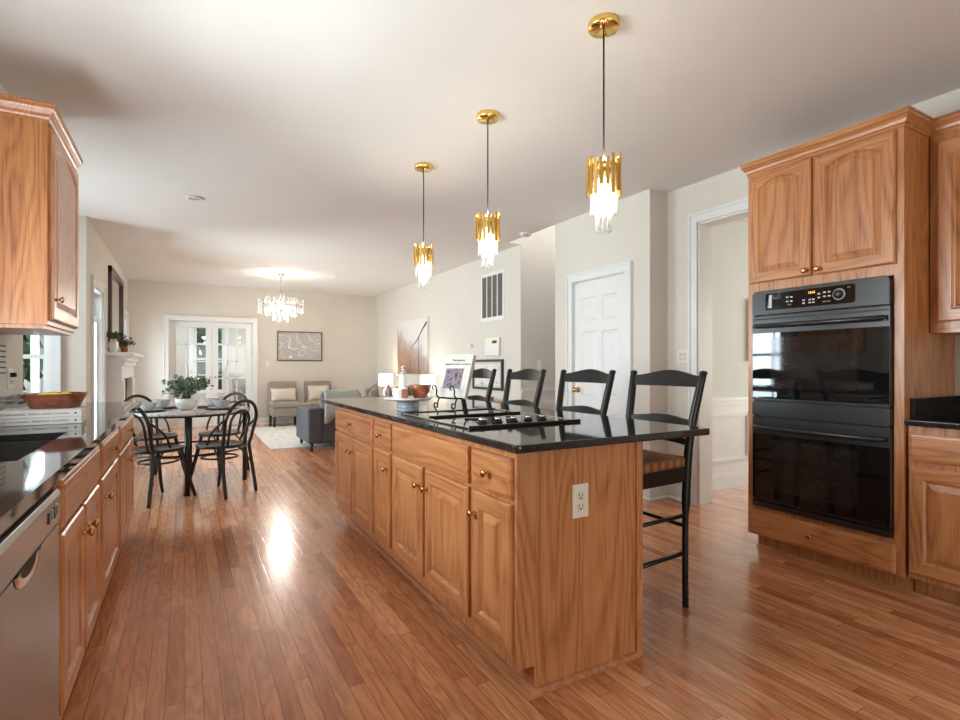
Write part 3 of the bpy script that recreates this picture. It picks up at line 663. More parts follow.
# countertop with a sink cut-out
m = MB(); sx0, sx1, sy0, sy1 = -.79, -.415, 1.95, 2.70
m.box(XL+.003, sx0, -.62, 4.79, z0, z1).box(sx1, -.285, -.62, 4.79, z0, z1).box(sx0, sx1, -.62, sy0, z0, z1).box(sx0, sx1, sy1, 4.79, z0, z1)
bm_ = m.build('countertop', GRAN); tag(bm_, 'long black granite counter on the left holding the sink and the wooden bowl', 'countertop')
bmx = bmesh.new(); bmx.from_mesh(bm_.data); bmesh.ops.remove_doubles(bmx, verts=bmx.verts, dist=.0005); bmx.to_mesh(bm_.data); bmx.free()
MB().box(XL+.003, XL+.023, -.62, YN0-.01, z1, z1+.105).build('backsplash', GRAN, bm_, bevel=.003)
# sink
t = thing('kitchen_sink', 'stainless undermount sink set into the left granite counter', 'sink', (-.60, 2.325, z0)); a, b, d = .185, .372, .2
m = MB(); T = .004
m.box(-a-T, a+T, -b-T, b+T, -d-T, -d).box(-a-T, -a, -b, b, -d, -.001).box(a, a+T, -b, b, -d, -.001).box(-a, a, -b-T, -b, -d, -.001).box(-a, a, b, b+T, -d, -.001)
m.build('basin', STEEL, t); MB().lathe([(0, 0), (.045, 0), (.045, .004), (.03, .002), (0, .002)], c=(0, 0, -d), seg=20).build('drain', CHROME, t)
# dishwasher
t = thing('dishwasher', 'stainless dishwasher under the left counter beside the sink cabinet', 'dishwasher', (LX, 1.294, 0), L_); W = .604
MB().box(.004, W-.004, .005, .55, .10, .862).build('body', BLKM, t)
m = MB(); m.prism([(.005, .105), (-.014, .105), (-.018, .40), (-.016, .732), (.005, .732)], 'x', .004, W-.004); m.build('door', STEEL, t, bevel=.003)
cp = MB().prism([(.005, .737), (-.018, .737), (-.020, .815), (-.012, .828), (.005, .828)], 'x', .004, W-.004).build('control_panel', STEEL, t, bevel=.002)
MB().prism([(.006, .831), (-.002, .831), (-.002, .862), (.006, .862)], 'x', .004, W-.004).build('top_vent', SLOT, t)
for k in range(4): MB().box(W-.16+k*.032, W-.148+k*.032, -.0225, -.016, .765, .795).build('button', CHROME if k % 2 else OVENB, cp)
hx, hz = .262, .733
m = MB(); P_ = [(hx+.115*math.cos(PI+k*PI/14), hz+.046*math.sin(PI+k*PI/14)) for k in range(15)]
m.add([(p[0], -.0172, p[1]) for p in P_], [list(range(15))]); m.build('handle_recess', SLOT, t)
m = MB(); n_ = 14; vs = []
for k in range(n_+1):
    a = PI+k*PI/n_; ca, sa_ = math.cos(a), math.sin(a)
    for f, y_ in ((1.0, -.0176), (.90, -.0215), (.62, -.0180)): vs.append((hx+.115*ca*f-.010, y_, hz-.002+.046*sa_*f))
m.add(vs, [(3*k+q, 3*k+q+1, 3*k+q+4, 3*k+q+3) for k in range(n_) for q in range(2)], 0, True); m.build('handle', CHROME, t)
MB().box(.0, W, .06, .08, 0, .10).build('kick_plate', OVENB, t)
# ---- upper cabinet on the left wall
CROWN = [(0, 0), (.005, 0), (.005, .012), (.011, .020), (.015, .034), (.024, .048), (.031, .056), (.031, .070), (.035, .072), (.035, .082), (0, .082)]
def crown(parent, path, z): return MB().sweep(path, [(o, z+h) for o, h in CROWN]).build('crown_molding', OH, parent)
t = cabinet('oak wall cabinet high on the left wall above the fruit bowl', (-.572, 3.215, 0), L_, .735, 2.37, .305, [('door', .022, .713, 1.400, 2.335, (.062, 1.505), True)], toe=0, z0=1.376, group='oak wall cabinets')
crown(t, [(0, .305), (0, 0), (.735, 0), (.735, .305)], 2.350)
MB().box(.01, .725, .012, .30, 1.358, 1.376).build('light_rail', OH, t)
# ---- tall oven cabinet (faces -X)
OX, OYv = 3.19, 2.10
t = thing('oven_cabinet', 'tall honey oak cabinet housing the black double wall oven', 'kitchen cabinet', (OX, OYv, 0), R_); Wc = .845
m = MB(); dp = .608
m.box(0, Wc, 0, dp, 1.648, 2.42).box(0, Wc, 0, dp, .10, .285).box(0, .044, 0, dp, .285, 1.648).box(Wc-.044, Wc, 0, dp, .285, 1.648).box(.044, Wc-.044, dp-.02, dp, .285, 1.648).box(.02, Wc, .075, dp, 0, .10)
m.build('body', OV, t)
for x0, x1, kx in ((.018, .398, .372), (.416, .812, .442)): panel_front('door', t, x0, x1, 1.705, 2.392, (kx, 1.735), True)
panel_front('drawer', t, .015, .812, .108, .262, (.40, .19), flat=True)
crown(t, [(0, dp), (0, 0), (Wc, 0), (Wc, .28)], 2.400)
struct(MB().sweep([(3.79, OYv+.0), (OX+.075, OYv-.02), (OX+.075, .35)][1:], [(0, 0), (.018, 0), (.017, .008), (.012, .015), (.006, .019), (0, .02)]).build('trim_8', OY))
# double oven
t = thing('double_oven', 'black double wall oven built into the tall oak cabinet', 'oven', (OX, OYv-.4225, .29), R_); hw = .375
MB().box(-hw+.015, hw-.015, .004, .55, .0, 1.355).build('body', OVENB, t)
def rbox(m, x0, x1, z0_, z1_, y0, y1, r, corners=(1, 1, 1, 1), mi=0):
    pts = []
    for (cx, cz, a0), on in zip(((x1-r, z1_-r, 0), (x0+r, z1_-r, 90), (x0+r, z0_+r, 180), (x1-r, z0_+r, 270)), corners):
        if on: pts += [(cx+r*math.cos(math.radians(a0+15*k)), cz+r*math.sin(math.radians(a0+15*k))) for k in range(7)]
        else: pts.append((cx+r*(1 if a0 in (0, 270) else -1), cz+r*(1 if a0 in (0, 90) else -1)))
    m.prism([(p[0], p[1]) for p in pts], 'y', y0, y1, mi); return m
cp = rbox(MB(), -hw, hw, 1.205, 1.357, -.034, .003, .03, (1, 1, 0, 0)).build('control_panel', OVENB, t, bevel=.003)
dsp = rbox(MB(), -.285, .215, 1.232, 1.335, -.036, -.033, .012).build('display_glass', OVENG, cp)
text('clock_digits', '12:45', .018, GLOW, dsp, (-.01, -.0365, 1.312), (PI/2, 0, 0))
MB().lathe([(.032, 0), (.032, .0015), (.0, .0015)], axis='y', c=(.135, -.036, 1.285), seg=28).build('dial_ring', GREYC, dsp)
MB().lathe([(.026, .0014), (.026, .010), (.021, .018), (0, .018)], axis='y', c=(.135, -.036, 1.285), seg=28).build('dial', OVENB, dsp)
mk = MB(); mk.box(-.262, -.245, -.0368, -.036, 1.245, 1.325)
rb = random.Random(3)
for k in range(6): mk.box(-.272+.002*k, -.262+.004*k, -.0369, -.036, 1.25+.013*k, 1.256+.013*k)
mk.build('brand_badge', GREYC, dsp)
for cx, cz in ((-.15, 1.30), (-.125, 1.30), (-.15, 1.275), (-.125, 1.275), (-.055, 1.272), (-.02, 1.272), (.0, 1.272), (.03, 1.30), (.03, 1.278), (.06, 1.305), (.085, 1.305), (.06, 1.282), (.085, 1.282), (-.02, 1.255), (.0, 1.255), (-.055, 1.255)):
    MB().box(cx-.007, cx+.007, -.0368, -.036, cz-.004, cz+.004).build('touch_button', GREYC, dsp)
text('panel_lettering', 'OVEN', .009, GREYC, dsp, (-.137, -.0365, 1.255), (PI/2, 0, 0)); text('panel_lettering', 'BAKE  TIME', .008, GREYC, dsp, (.07, -.0365, 1.252), (PI/2, 0, 0)); text('panel_lettering', 'OFF', .009, GREYC, dsp, (.185, -.0365, 1.318), (PI/2, 0, 0))
def oven_door(z0_, z1_, win):
    d = rbox(MB(), -hw, hw, z0_, z1_, -.030, .003, .006).build('oven_door', OVENB, t, bevel=.002)
    rbox(MB(), -hw+.004, hw-.004, z0_+.012, z1_-.105, -.0325, -.029, .006).build('door_glass', OVENG, d)
    rbox(MB(), -.255, .225, z0_+.075, z1_-.135, -.0331, -.0320, .028).build('door_window', OVENW, d)
    h = MB(); zz = z1_-.062
    h.tube([(-hw+.02, -.040, zz+.004), (-hw+.05, -.062, zz), (0, -.066, zz-.001), (hw-.05, -.062, zz), (hw-.02, -.040, zz+.004)], [.013, .014, .014, .014, .013], 10, flat=1.0)
    h.box(-hw+.012, -hw+.035, -.045, -.030, zz-.012, zz+.014).box(hw-.035, hw-.012, -.045, -.030, zz-.012, zz+.014)
    h.build('handle', OVENB, d); 
    MB().box(-hw+.01, hw-.01, -.0335, -.0295, z1_-.022, z1_-.014).build('vent_gap', SLOT, d)
oven_door(.675, 1.198, True); 
rbox(MB(), -hw, hw, .575, .668, -.032, .003, .006).build('trim_band', OVENB, t, bevel=.002)
oven_door(.045, .568, True)
MB().prism([(.003, .0), (-.026, .0), (-.034, .038), (.003, .038)], 'x', -hw, hw).build('lower_vent', OVENB, t, bevel=.002)
# ---- right base cabinet, counter and wall cabinet
t = cabinet('honey oak base cabinet on the right beside the oven cabinet, under black granite', (3.215, 1.248, 0), R_, .90, HC, .583, [('drawer', .008, .89, .70, .835, (.45, .77)), ('door', .008, .44, .13, .668, (.405, .60)), ('door', .46, .89, .13, .668, (.495, .60))], group=None)
m = MB(); m.box(3.175, XR, .34, 1.250, z0, z1); o = m.build('countertop', GRAN, bevel=.005, seg=3); tag(o, 'short black granite counter with backsplash, right of the ovens', 'countertop')
MB().box(XR-.02, XR, .34, 1.25, z1, z1+.105).build('backsplash', GRAN, o, bevel=.002)
MB().box(3.25, XR-.02, 1.232, 1.252, z1, z1+.105).build('side_splash', GRAN, o, bevel=.002)
t = cabinet('oak wall cabinet hung on the right wall next to the oven cabinet', (3.47, 1.250, 0), R_, .90, 2.405, .33, [('door', .035, .445, 1.41, 2.36, (.40, 1.46), True), ('door', .465, .875, 1.41, 2.36, (.51, 1.46), True)], toe=0, z0=1.372, group='oak wall cabinets')
crown(t, [(0, 0), (.90, 0), (.90, .33)], 2.400)
MB().box(0, .90, .0, .33, 1.352, 1.372).build('light_rail', OH, t)

# ================================================================== cooktop
t = thing('cooktop', 'black glass cooktop with silver knobs set in the island counter', 'cooktop', (1.065, 1.975, z1)); cw, cl = .60, .785
rbox_m = MB(); rbox_m.box(0, cw, 0, cl, .0005, .006); rbox_m.build('glass_top', OVENG, t, bevel=.002)
m = MB(); m.box(-.006, cw+.006, -.012, .004, .0005, .013); m.build('near_rail', BLKM, t, bevel=.003)
MB().box(-.006, cw+.006, cl-.004, cl+.012, .0005, .011).build('far_rail', BLKM, t, bevel=.003)
MB().box(-.010, .004, -.006, cl+.006, .0005, .009).build('edge_trim', CHROME, t, bevel=.002); MB().box(cw-.004, cw+.010, -.006, cl+.006, .0005, .009).build('edge_trim', CHROME, t, bevel=.002)
MB().box(.02, cw-.03, .455, .475, .006, .016).build('vent_rail', BLKM, t, bevel=.003)
for k in range(5):
    kx = .135+.0855*k
    o = MB().lathe([(.024, 0), (.024, .004), (.017, .006), (.0165, .012)], c=(kx, .125, .006), seg=18).build('control_knob', BLKM, t)
    c_ = MB(); c_.lathe([(.0172, .012), (.0172, .021), (.014, .023), (0, .023)], c=(kx, .125, .006), seg=18); c_.box(kx-.003, kx+.003, .109, .141, .029, .034); c_.build('knob_cap', CHROME, o)
for bx, by, br in ((.16, .30, .09), (.43, .30, .075), (.17, .62, .075), (.43, .62, .095)):
    mm = MB(); pts = [(bx+br*math.cos(a*PI/18), by+br*math.sin(a*PI/18), .0062) for a in range(36)]; mm.tube(pts, .0012, 5, closed=True); mm.build('burner_ring', GREYC, t)

# ================================================================== things on the island
t = thing('cake_stand', 'white pedestal serving stand on the island beyond the cooktop', 'cake stand', (1.19, 3.0, z1))
MB().lathe([(.066, 0), (.068, .004), (.064, .010), (.060, .014), (.066, .020), (.066, .026), (.060, .031), (.066, .037), (.066, .043), (.060, .048), (.066, .054), (.064, .058)], seg=40).build('pedestal', plain('slate_glaze_bands', srgb(150, 156, 166), .25, var=.05), t)
MB().lathe([(.0, .058), (.075, .058), (.130, .064), (.148, .072), (.150, .079), (.146, .080), (.128, .072), (0, .070)], seg=48).build('plate', CERAM, t)
zt = z1+.0705
t = thing('mug', 'white mug with a red patch at the left on the white serving stand', 'mug', (1.128, 2.965, zt))
MB().lathe([(.036, 0), (.040, .003), (.045, .060), (.046, .066), (.043, .066), (.041, .058), (.036, .006), (0, .006)], seg=28).build('cup', CERAM, t)
def arc_patch(r0, r1, h0, h1, a0, a1, n=10):
    m = MB(); vs = []
    for i in range(n+1):
        a = a0+(a1-a0)*i/n; vs += [(r0*math.cos(a), r0*math.sin(a), h0), (r1*math.cos(a), r1*math.sin(a), h1)]
    m.add(vs, [(2*i, 2*i+2, 2*i+3, 2*i+1) for i in range(n)], 0, True); return m
arc_patch(.0412, .0460, .006, .062, -1.75, -.05).build('painted_patch', RED, t)
MB().tube([(-.01, .042, .052), (-.02, .064, .050), (-.022, .070, .034), (-.018, .060, .018), (-.01, .040, .016)], .005, 8).build('handle', CERAM, t)
t = thing('oil_bottle', 'white ceramic oil bottle with a silver spout on the serving stand', 'bottle', (1.172, 3.035, zt+.0005))
MB().lathe([(.030, 0), (.033, .004), (.032, .030), (.027, .080), (.021, .112), (.0165, .125), (.0165, .150), (.014, .152), (0, .152)], seg=28).build('bottle', CERAM, t)
MB().lathe([(.0165, .150), (.018, .154), (.018, .165), (.008, .170), (.006, .186), (.009, .190), (.009, .200), (0, .203)], seg=20).build('stopper', CHROME, t)
MB().tube([(-.012, 0, .168), (-.030, 0, .160), (-.038, 0, .140), (-.034, 0, .120)], .004, 6).build('pour_spout', CHROME, t)
t = thing('wooden_bowl', 'small brown wooden bowl at the right on the white serving stand', 'bowl', (1.272, 3.0, zt+.0025))
MB().lathe([(.035, 0), (.040, .002), (.050, .025), (.064, .062), (.070, .078), (.066, .080), (.060, .064), (.045, .026), (.030, .010), (0, .010)], seg=32).build('bowl', TERRA, t)
# cookbook on iron easel
ux = Vector((.40, -.9165, 0)).normalized(); bk = Vector((.9165, .40, 0)).normalized(); lean = math.radians(19)
up = Vector((0, 0, math.cos(lean)))+bk*math.sin(lean); nrm = -(bk*math.cos(lean))+Vector((0, 0, math.sin(lean)))
M = Matrix((ux, -nrm, up)).transposed(); org = Vector((1.252, 2.555, 1.008))
E_ = M.to_euler()
bw, bh, bt = .215, .248, .026
t = thing('cookbook', 'white cookbook with a food photo propped on the iron easel', 'book', org); t.rotation_euler = E_
m = MB(); m.box(-bw/2, bw/2, 0, .0025, 0, bh).box(-bw/2, bw/2, bt-.0025, bt, 0, bh).box(-bw/2, -bw/2+.003, 0, bt, 0, bh); m.build('cover', PAPER, t)
MB().box(-bw/2+.004, bw/2-.004, .003, bt-.003, .004, bh-.004).build('pages', PAGES, t)
MB().box(-.062, .062, -.0008, .0, .050, .165).build('cover_photo', FOOD, t)
text('title_text', 'The Barefoot', .017, INK, t, (0.012, -.0006, .212), (PI/2, 0, 0)); text('title_text', 'Barefoot Contessa Cookbook', .0145, INK, t, (0.012, -.0006, .190), (PI/2, 0, 0))
t = thing('book_easel', 'black wrought iron scroll easel holding the open-faced white cookbook', 'book stand', (org.x, org.y, z1), math.atan2(ux.y, ux.x))
def scroll(cx):
    m = MB(); r = .0042; ht = org.z-z1
    pts = [(cx-.030*0, -.040, .150), (cx-.012, -.043, .168)]
    curl = [(cx+.018*math.cos(a)*k-.010, -.040, .150+.018*math.sin(a)*k) for a, k in [(PI*1.5-i*.5, .35+.065*i) for i in range(11)]]
    stem = [(cx+.012, -.036, .120), (cx+.014, -.034, .098)]
    m.tube(smooth_path([*curl, (cx+.010, -.038, .135), (cx+.004, -.032, .112), (cx+.014, -.020, .096)], 3), r, 7)
    c2 = [(cx-.006+.016*math.cos(a)*k, -.030, .060+.018*math.sin(a)*k) for a, k in [(PI*.2+i*.5, .35+.065*i) for i in range(11)]]
    m.tube(smooth_path([(cx+.014, -.020, .096), (cx+.008, -.026, .080), *c2[::-1]], 3), r, 7)
    m.tube(smooth_path([(cx-.018, -.030, .052), (cx-.004, -.030, .032), (cx+.012, -.034, .020), (cx+.020, -.045, .004)], 4), r, 7)
    return m
for cx in (-.065, .060): scroll(cx).build('scroll_foot', BLKM, t)
m = MB(); m.tube([(-.052, -.018, .096), (.074, -.018, .096)], .004, 7)
m.tube([(-.052, -.018, .096), (-.052, .034, .094)], .004, 7).tube([(.074, -.018, .096), (.074, .034, .094)], .004, 7); m.build('ledge', BLKM, t); MB().tube([(-.05, -.030, .024), (.07, -.030, .024)], .003, 7).build('cross_bar', BLKM, t)
m = MB()
for cx in (-.052, .074): m.tube([(cx, .034, .094), (cx, .036+.055, .240)], .004, 7)
m.tube([(-.052, .070, .185), (.074, .070, .185)], .004, 7); m.build('back_rest', BLKM, t)
MB().tube([(.011, .070, .185), (.011, .150, .004)], .0045, 7).build('rear_leg', BLKM, t)
# ================================================================== things on the left counter
def book_flat(label, loc, rz, w_, d, h, spine, c=PAPER):
    t = thing('book', label, 'book', loc, rz, 'cookbooks under the wooden bowl')
    m = MB(); m.box(-w_/2, w_/2, -d/2, d/2, 0, .003).box(-w_/2, w_/2, -d/2, d/2, h-.003, h).box(-w_/2, w_/2, -d/2, -d/2+.003, 0, h); m.build('cover', c, t, bevel=.001, seg=1)
    MB().box(-w_/2+.004, w_/2-.004, -d/2+.004, d/2-.004, .003, h-.003).build('pages', PAGES, t)
    text('spine_text', spine, .0125, INK, t, (-.015, -d/2-.0004, h/2), (PI/2, 0, 0)); MB().box(w_/2-.026, w_/2-.018, -d/2-.0008, -d/2, h/2-.004, h/2+.004).build('publisher_mark', INK, t)
    return t
book_flat('white cookbook directly on the granite, lower of the two under the bowl', (-.582, 3.21, z1+.0005), math.radians(3), .305, .275, .0328, 'GO-TO DINNERS   BAREFOOT  CONTESSA')
book_flat('white cookbook with the wooden bowl standing on it, upper of two', (-.584, 3.213, z1+.0336), math.radians(3.5), .305, .270, .0328, 'ENTERTAINING   GOOD  HOME  COOKING')
t = thing('fruit_bowl', 'wide dark wooden bowl of lemons on the stacked cookbooks', 'bowl', (-.550, 3.255, z1+.0668))
MB().lathe([(.088, 0), (.098, .003), (.112, .034), (.127, .066), (.129, .071), (.121, .071), (.111, .054), (.098, .026), (.080, .010), (0, .009)], seg=44).build('bowl', BOWLW, t)
def lemon(loc, rz, label):
    m = MB().lathe([(0, -.041), (.006, -.037), (.012, -.033), (.024, -.022), (.029, 0), (.024, .022), (.012, .033), (.005, .037), (0, .040)], axis='x', seg=20)
    o = m.build('lemon', LEMON, loc=loc, rot=(0, .15, rz)); tag(o, label, 'lemon', 'lemons in the wooden bowl'); return o
bz = z1+.0668
lemon((-.582, 3.220, bz+.0485), .5, 'yellow lemon at the left in the dark wooden bowl'); lemon((-.505, 3.240, bz+.0485), -.4, 'yellow lemon in the middle of the dark wooden bowl'); 
lemon((-.560, 3.297, bz+.0485), 1.2, 'yellow lemon tucked behind the two others in the wooden bowl')
# memo sheet + outlet on the kitchen wall
t = thing('wall_calendar', 'white printed sheet hung on the wall under the left oak cabinet', 'calendar', (XL, 3.79, 1.215), L_)
MB().box(-.10, .10, -.006, 0, -.105, .105).build('sheet', PAPER, t)
for k in range(6): MB().box(-.085, .085, -.0068, -.006, .07-.03*k, .078-.03*k).build('printed_line', INK, t)
t2 = plate('wall_outlet', 'almond outlet with a black plug on the wall above the granite backsplash', (XL, 3.985, 1.105), (0, 0, L_), 'outlet', w_=.116, n=2)
MB().box(-.035, -.010, -.035, -.0095, .008, .034).build('plug', BLKM, t2, bevel=.003)

# ================================================================== bar stools (local: back toward +x, seat toward -x; origin under the back legs' line)
def bar_stool(label, loc, rz):
    t = thing('bar_stool', label, 'bar stool', loc, rz, 'black ladder-back bar stools at the island')
    def back_post(s):
        P = smooth_path([(0.0, .178*s, 0), (-.012, .185*s, .18), (-.018, .192*s, .45), (-.010, .198*s, .72), (.006, .204*s, .86), (.040, .215*s, 1.02), (.066, .226*s, 1.135)], 5)
        m = MB(); n = len(P); m.tube(P, [.0165+.006*(1 if i > n*.35 else 0) - .004*max(0, i-n*.8)/(n*.2) for i in range(n)], 10, flat=.85)
        m.lathe([(0, 0), (.013, 0), (.019, .006), (.020, .014), (.014, .022), (0, .025)], c=(.068, .2265*s, 1.130), seg=14); return m
    def front_leg(s): return MB().tube([(-.400, .222*s, 0), (-.396, .219*s, .40), (-.392, .216*s, .700)], [.017, .020, .021], 10)
    for s in (-1, 1):
        back_post(s).build('leg', BLKP, t); front_leg(s).build('leg', BLKP, t)
    def slat(z0_, z1_, arch, bow, x_of, hw_of):
        m = MB(); n = 16; vs = []
        for i in range(n+1):
            v = -1+2*i/n; top = z1_+arch*(math.cos(v*PI)*.5+.5); zb = z0_+(.010*(1-v*v) if bow else 0)
            for z, dx in ((zb, -.008), (top, -.008), (top, .008), (zb, .008)):
                zz = z; vs.append((x_of(zz)+dx+.028*(1-v*v), v*hw_of(zz), zz))
        fs = [(4*i+k, 4*i+(k+1) % 4, 4*i+4+(k+1) % 4, 4*i+4+k) for i in range(n) for k in range(4)]+[(3, 2, 1, 0), (4*n, 4*n+1, 4*n+2, 4*n+3)]
        m.add(vs, fs); return m
    xo = lambda z: .004+.0625*max(0, (z-.86))/.275 if z > .86 else .0
    ho = lambda z: .200+.022*max(0, min(1, (z-.86)/.275))
    slat(1.073, 1.128, .030, False, xo, ho).build('crest_rail', BLKP, t, bevel=.003)
    slat(.868, .912, .016, True, xo, ho).build('back_slat', BLKP, t, bevel=.003); slat(.785, .822, .014, True, xo, ho).build('back_slat', BLKP, t, bevel=.003)
    m = MB(); n = 12; rows = []
    for j in range(n+1):
        for i in range(n+1):
            u, v = i/n, -1+2*j/n; hw_ = .228-.032*u; x = -.415+.425*u
            z = .742-.014*(1-(2*u-1)**2)*(1-v*v)-.012*max(0, (abs(2*u-1)-.75)/.25)**2-.010*max(0, (abs(v)-.8)/.2)**2
            rows.append((x, v*hw_, z))
    b = len(rows); low = [(x, y, .690) for x, y, z in rows]
    fs = [(j*(n+1)+i, j*(n+1)+i+1, (j+1)*(n+1)+i+1, (j+1)*(n+1)+i) for j in range(n) for i in range(n)]
    ring = [i for i in range(n+1)]+[j*(n+1)+n for j in range(1, n+1)]+[n*(n+1)+i for i in range(n-1, -1, -1)]+[j*(n+1) for j in range(n-1, 0, -1)]
    m.add(rows+low, fs+[tuple(b+k for k in f[::-1]) for f in fs]+[(ring[k], ring[(k+1) % len(ring)], b+ring[(k+1) % len(ring)], b+ring[k]) for k in range(len(ring))], 0, True)
    m.build('seat', RUSH, t)
    m = MB(); m.box(-.406, -.384, -.205, .205, .620, .689).box(-.022, .002, -.185, .185, .620, .689)
    for s in (-1, 1):
        m.add([(-.384, s*.228, .6885), (-.384, s*.208, .6885), (-.022, s*.185, .6885), (-.022, s*.205, .6885), (-.384, s*.228, .621), (-.384, s*.208, .621), (-.022, s*.185, .621), (-.022, s*.205, .621)], [(0, 1, 2, 3), (7, 6, 5, 4), (0, 3, 7, 4), (1, 5, 6, 2), (0, 4, 5, 1), (3, 2, 6, 7)])
    m.build('seat_rail', BLKP, t)
    for s in (-1, 1):
        MB().tube([(-.396, .218*s, .27), (-.016, .186*s, .27)], .011, 8).build('stretcher', BLKP, t); MB().tube([(-.394, .217*s, .455), (-.016, .192*s, .455)], .010, 8).build('stretcher', BLKP, t)
    MB().tube([(-.397, -.218, .335), (-.397, .218, .335)], .012, 8).build('footrest', BLKP, t); MB().tube([(-.017, -.190, .40), (-.017, .190, .40)], .010, 8).build('stretcher', BLKP, t)
    return t
SX = 2.137
s0 = bar_stool('black ladder-back bar stool nearest the ovens, rush seat showing past the island end', (SX, 1.912, 0), 0)
dup(s0, (SX, 2.535, 0), .01, 'black ladder-back bar stool in front of the white pantry door')
dup(s0, (SX+.005, 3.215, 0), -.02, 'black ladder-back bar stool in front of the grey foyer wall, next to the framed picture')
dup(s0, (SX, 3.895, 0), .03, 'black ladder-back bar stool right behind the cookbook on its easel')

# ================================================================== pendants
def pendant(label, loc):
    t = thing('pendant_light', label, 'pendant light', loc, 0, 'gold and crystal pendants over the island')
    cn = MB().lathe([(0, 0), (.068, 0), (.070, -.004), (.070, -.028), (.066, -.032), (0, -.032)], seg=36).build('canopy', GOLD, t)
    for a in (.6, 3.7): MB().lathe([(.004, -.032), (.004, -.046), (0, -.048)], c=(.042*math.cos(a), .042*math.sin(a), 0), seg=8).build('canopy_screw', GOLD, cn)
    MB().tube([(0, 0, -.03), (0, 0, -.70)], .0042, 8).build('rod', BLKM, t)
    m = MB(); m.lathe([(.0, -.655), (.070, -.655), (.070, -.661), (0, -.661)], seg=30).lathe([(.012, -.64), (.014, -.70), (0, -.70)], seg=12); m.build('frame_disc', GOLD, t)
    rr = random.Random(11)
    for k in range(18):
        a = 2*PI*k/18; up_ = rr.choice((.018, .036, .050, .028)); dn = rr.choice((.105, .125, .14))
        M_ = Matrix.Rotation(a, 3, 'Z'); MB().obox((.073*math.cos(a), .073*math.sin(a), -.655+(up_-dn)/2), (.0045, .0075, (up_+dn)/2), M_).build('gold_bar', GOLD, t, bevel=.001, seg=1)
    for k in range(14):
        a = 2*PI*(k+.5)/14; MB().lathe([(.0075, -.655), (.0075, -.872), (.004, -.876), (0, -.876)], c=(.054*math.cos(a), .054*math.sin(a), 0), seg=8).build('crystal_rod', CRYS, t)
    for k in range(8):
        a = 2*PI*k/8; MB().lathe([(.0075, -.70), (.0075, -.950), (.004, -.956), (0, -.956)], c=(.031*math.cos(a), .031*math.sin(a), 0), seg=8).build('crystal_rod', CRYS, t)
    MB().lathe([(0, -.70), (.010, -.705), (.013, -.74), (.017, -.80), (.012, -.875), (0, -.885)], seg=14).build('bulb', BULB, t)
    d = bpy.data.lights.new('pendant_glow', 'POINT'); d.energy = 3; d.color = (1, .90, .76); d.shadow_soft_size = .02; l_ = bpy.data.objects.new('pendant_glow', d); COL.objects.link(l_); l_.parent = t; l_.location = (0, 0, -.62)
    return t
PX = 1.65
p0 = pendant('gold and crystal pendant light nearest the camera, hanging largest over the island', (1.662, 1.795, ZC))
dup(p0, (1.644, 2.808, ZC), .4, 'gold and crystal pendant in the middle of the three over the island')
dup(p0, (1.622, 3.760, ZC), .9, 'gold and crystal pendant farthest along the island, hanging smallest of the three')
# ceiling fittings
t = thing('recessed_light', 'small white round trim set in the ceiling left of the pendants', 'ceiling light', (.088, 5.54, ZC))
MB().lathe([(.05, -.002), (.075, -.002), (.078, -.008), (.052, -.012), (.05, -.002)], seg=30, cap=False).build('trim_ring', WHITE, t); MB().lathe([(0, -.003), (.05, -.003), (.05, -.0045), (0, -.0045)], seg=24).build('lens', PAPER, t)
t = thing('smoke_detector', 'white round smoke detector on the ceiling near the foyer edge', 'smoke detector', (3.50, 5.10, ZC))
MB().lathe([(.070, 0), (.070, -.012), (.060, -.030), (.045, -.038), (0, -.040)], seg=30).build('housing', WHITE, t)
for a in (-1.9, -1.3): MB().obox((.052*math.cos(a-.5), .052*math.sin(a-.5), -.030), (.010, .008, .006), Matrix.Rotation(a-.5, 3, 'Z')).build('vent_slot', SLOT, t)
# ================================================================== chandelier
t = thing('chandelier', 'round crystal chandelier with a chrome ring hanging in the living room', 'chandelier', (1.43, 9.40, ZC))
MB().lathe([(0, 0), (.062, 0), (.062, -.012), (.030, -.035), (.012, -.045), (0, -.045)], seg=28).build('canopy', CHROME, t)
MB().tube([(0, 0, -.04), (0, 0, -.56)], .007, 8).build('rod', CHROME, t)
m = MB(); 
for R in (.36, .24, .12): m.tube([(R*math.cos(a*PI/20), R*math.sin(a*PI/20), -.545) for a in range(40)], .009, 6, closed=True)
for k in range(6): a = k*PI/3; m.tube([(0, 0, -.545), (.36*math.cos(a), .36*math.sin(a), -.545)], .006, 6)
m.lathe([(0, -.52), (.03, -.52), (.03, -.57), (0, -.57)], seg=14); m.build('ring_frame', CHROME, t)
rr = random.Random(5)
for R, n, up_, dn in ((.36, 28, .105, .115), (.24, 20, .14, .17), (.12, 10, .18, .24)):
    for k in range(n):
        a = 2*PI*k/n; j = rr.uniform(-.015, .015)
        MB().lathe([(0, -.545+up_+j+.012), (.008, -.545+up_+j), (.0065, -.545), (.0085, -.545-dn+j), (0, -.545-dn+j-.016)], c=(R*math.cos(a), R*math.sin(a), 0), seg=6).build('crystal', CRYS, t)
for k in range(8):
    a = 2*PI*(k+.5)/8; MB().lathe([(0, .0), (.014, .012), (.016, .03), (.008, .052), (0, .062)], c=(.18*math.cos(a), .18*math.sin(a), -.545+(.02 if k % 2 else -.10)), seg=10).build('bulb', BULBC, t)

d = bpy.data.lights.new('chandelier_glow', 'POINT'); d.energy = 34; d.color = (1, .93, .82); d.shadow_soft_size = .05; l_ = bpy.data.objects.new('chandelier_glow', d); COL.objects.link(l_); l_.parent = t; l_.location = (0, 0, -.84)
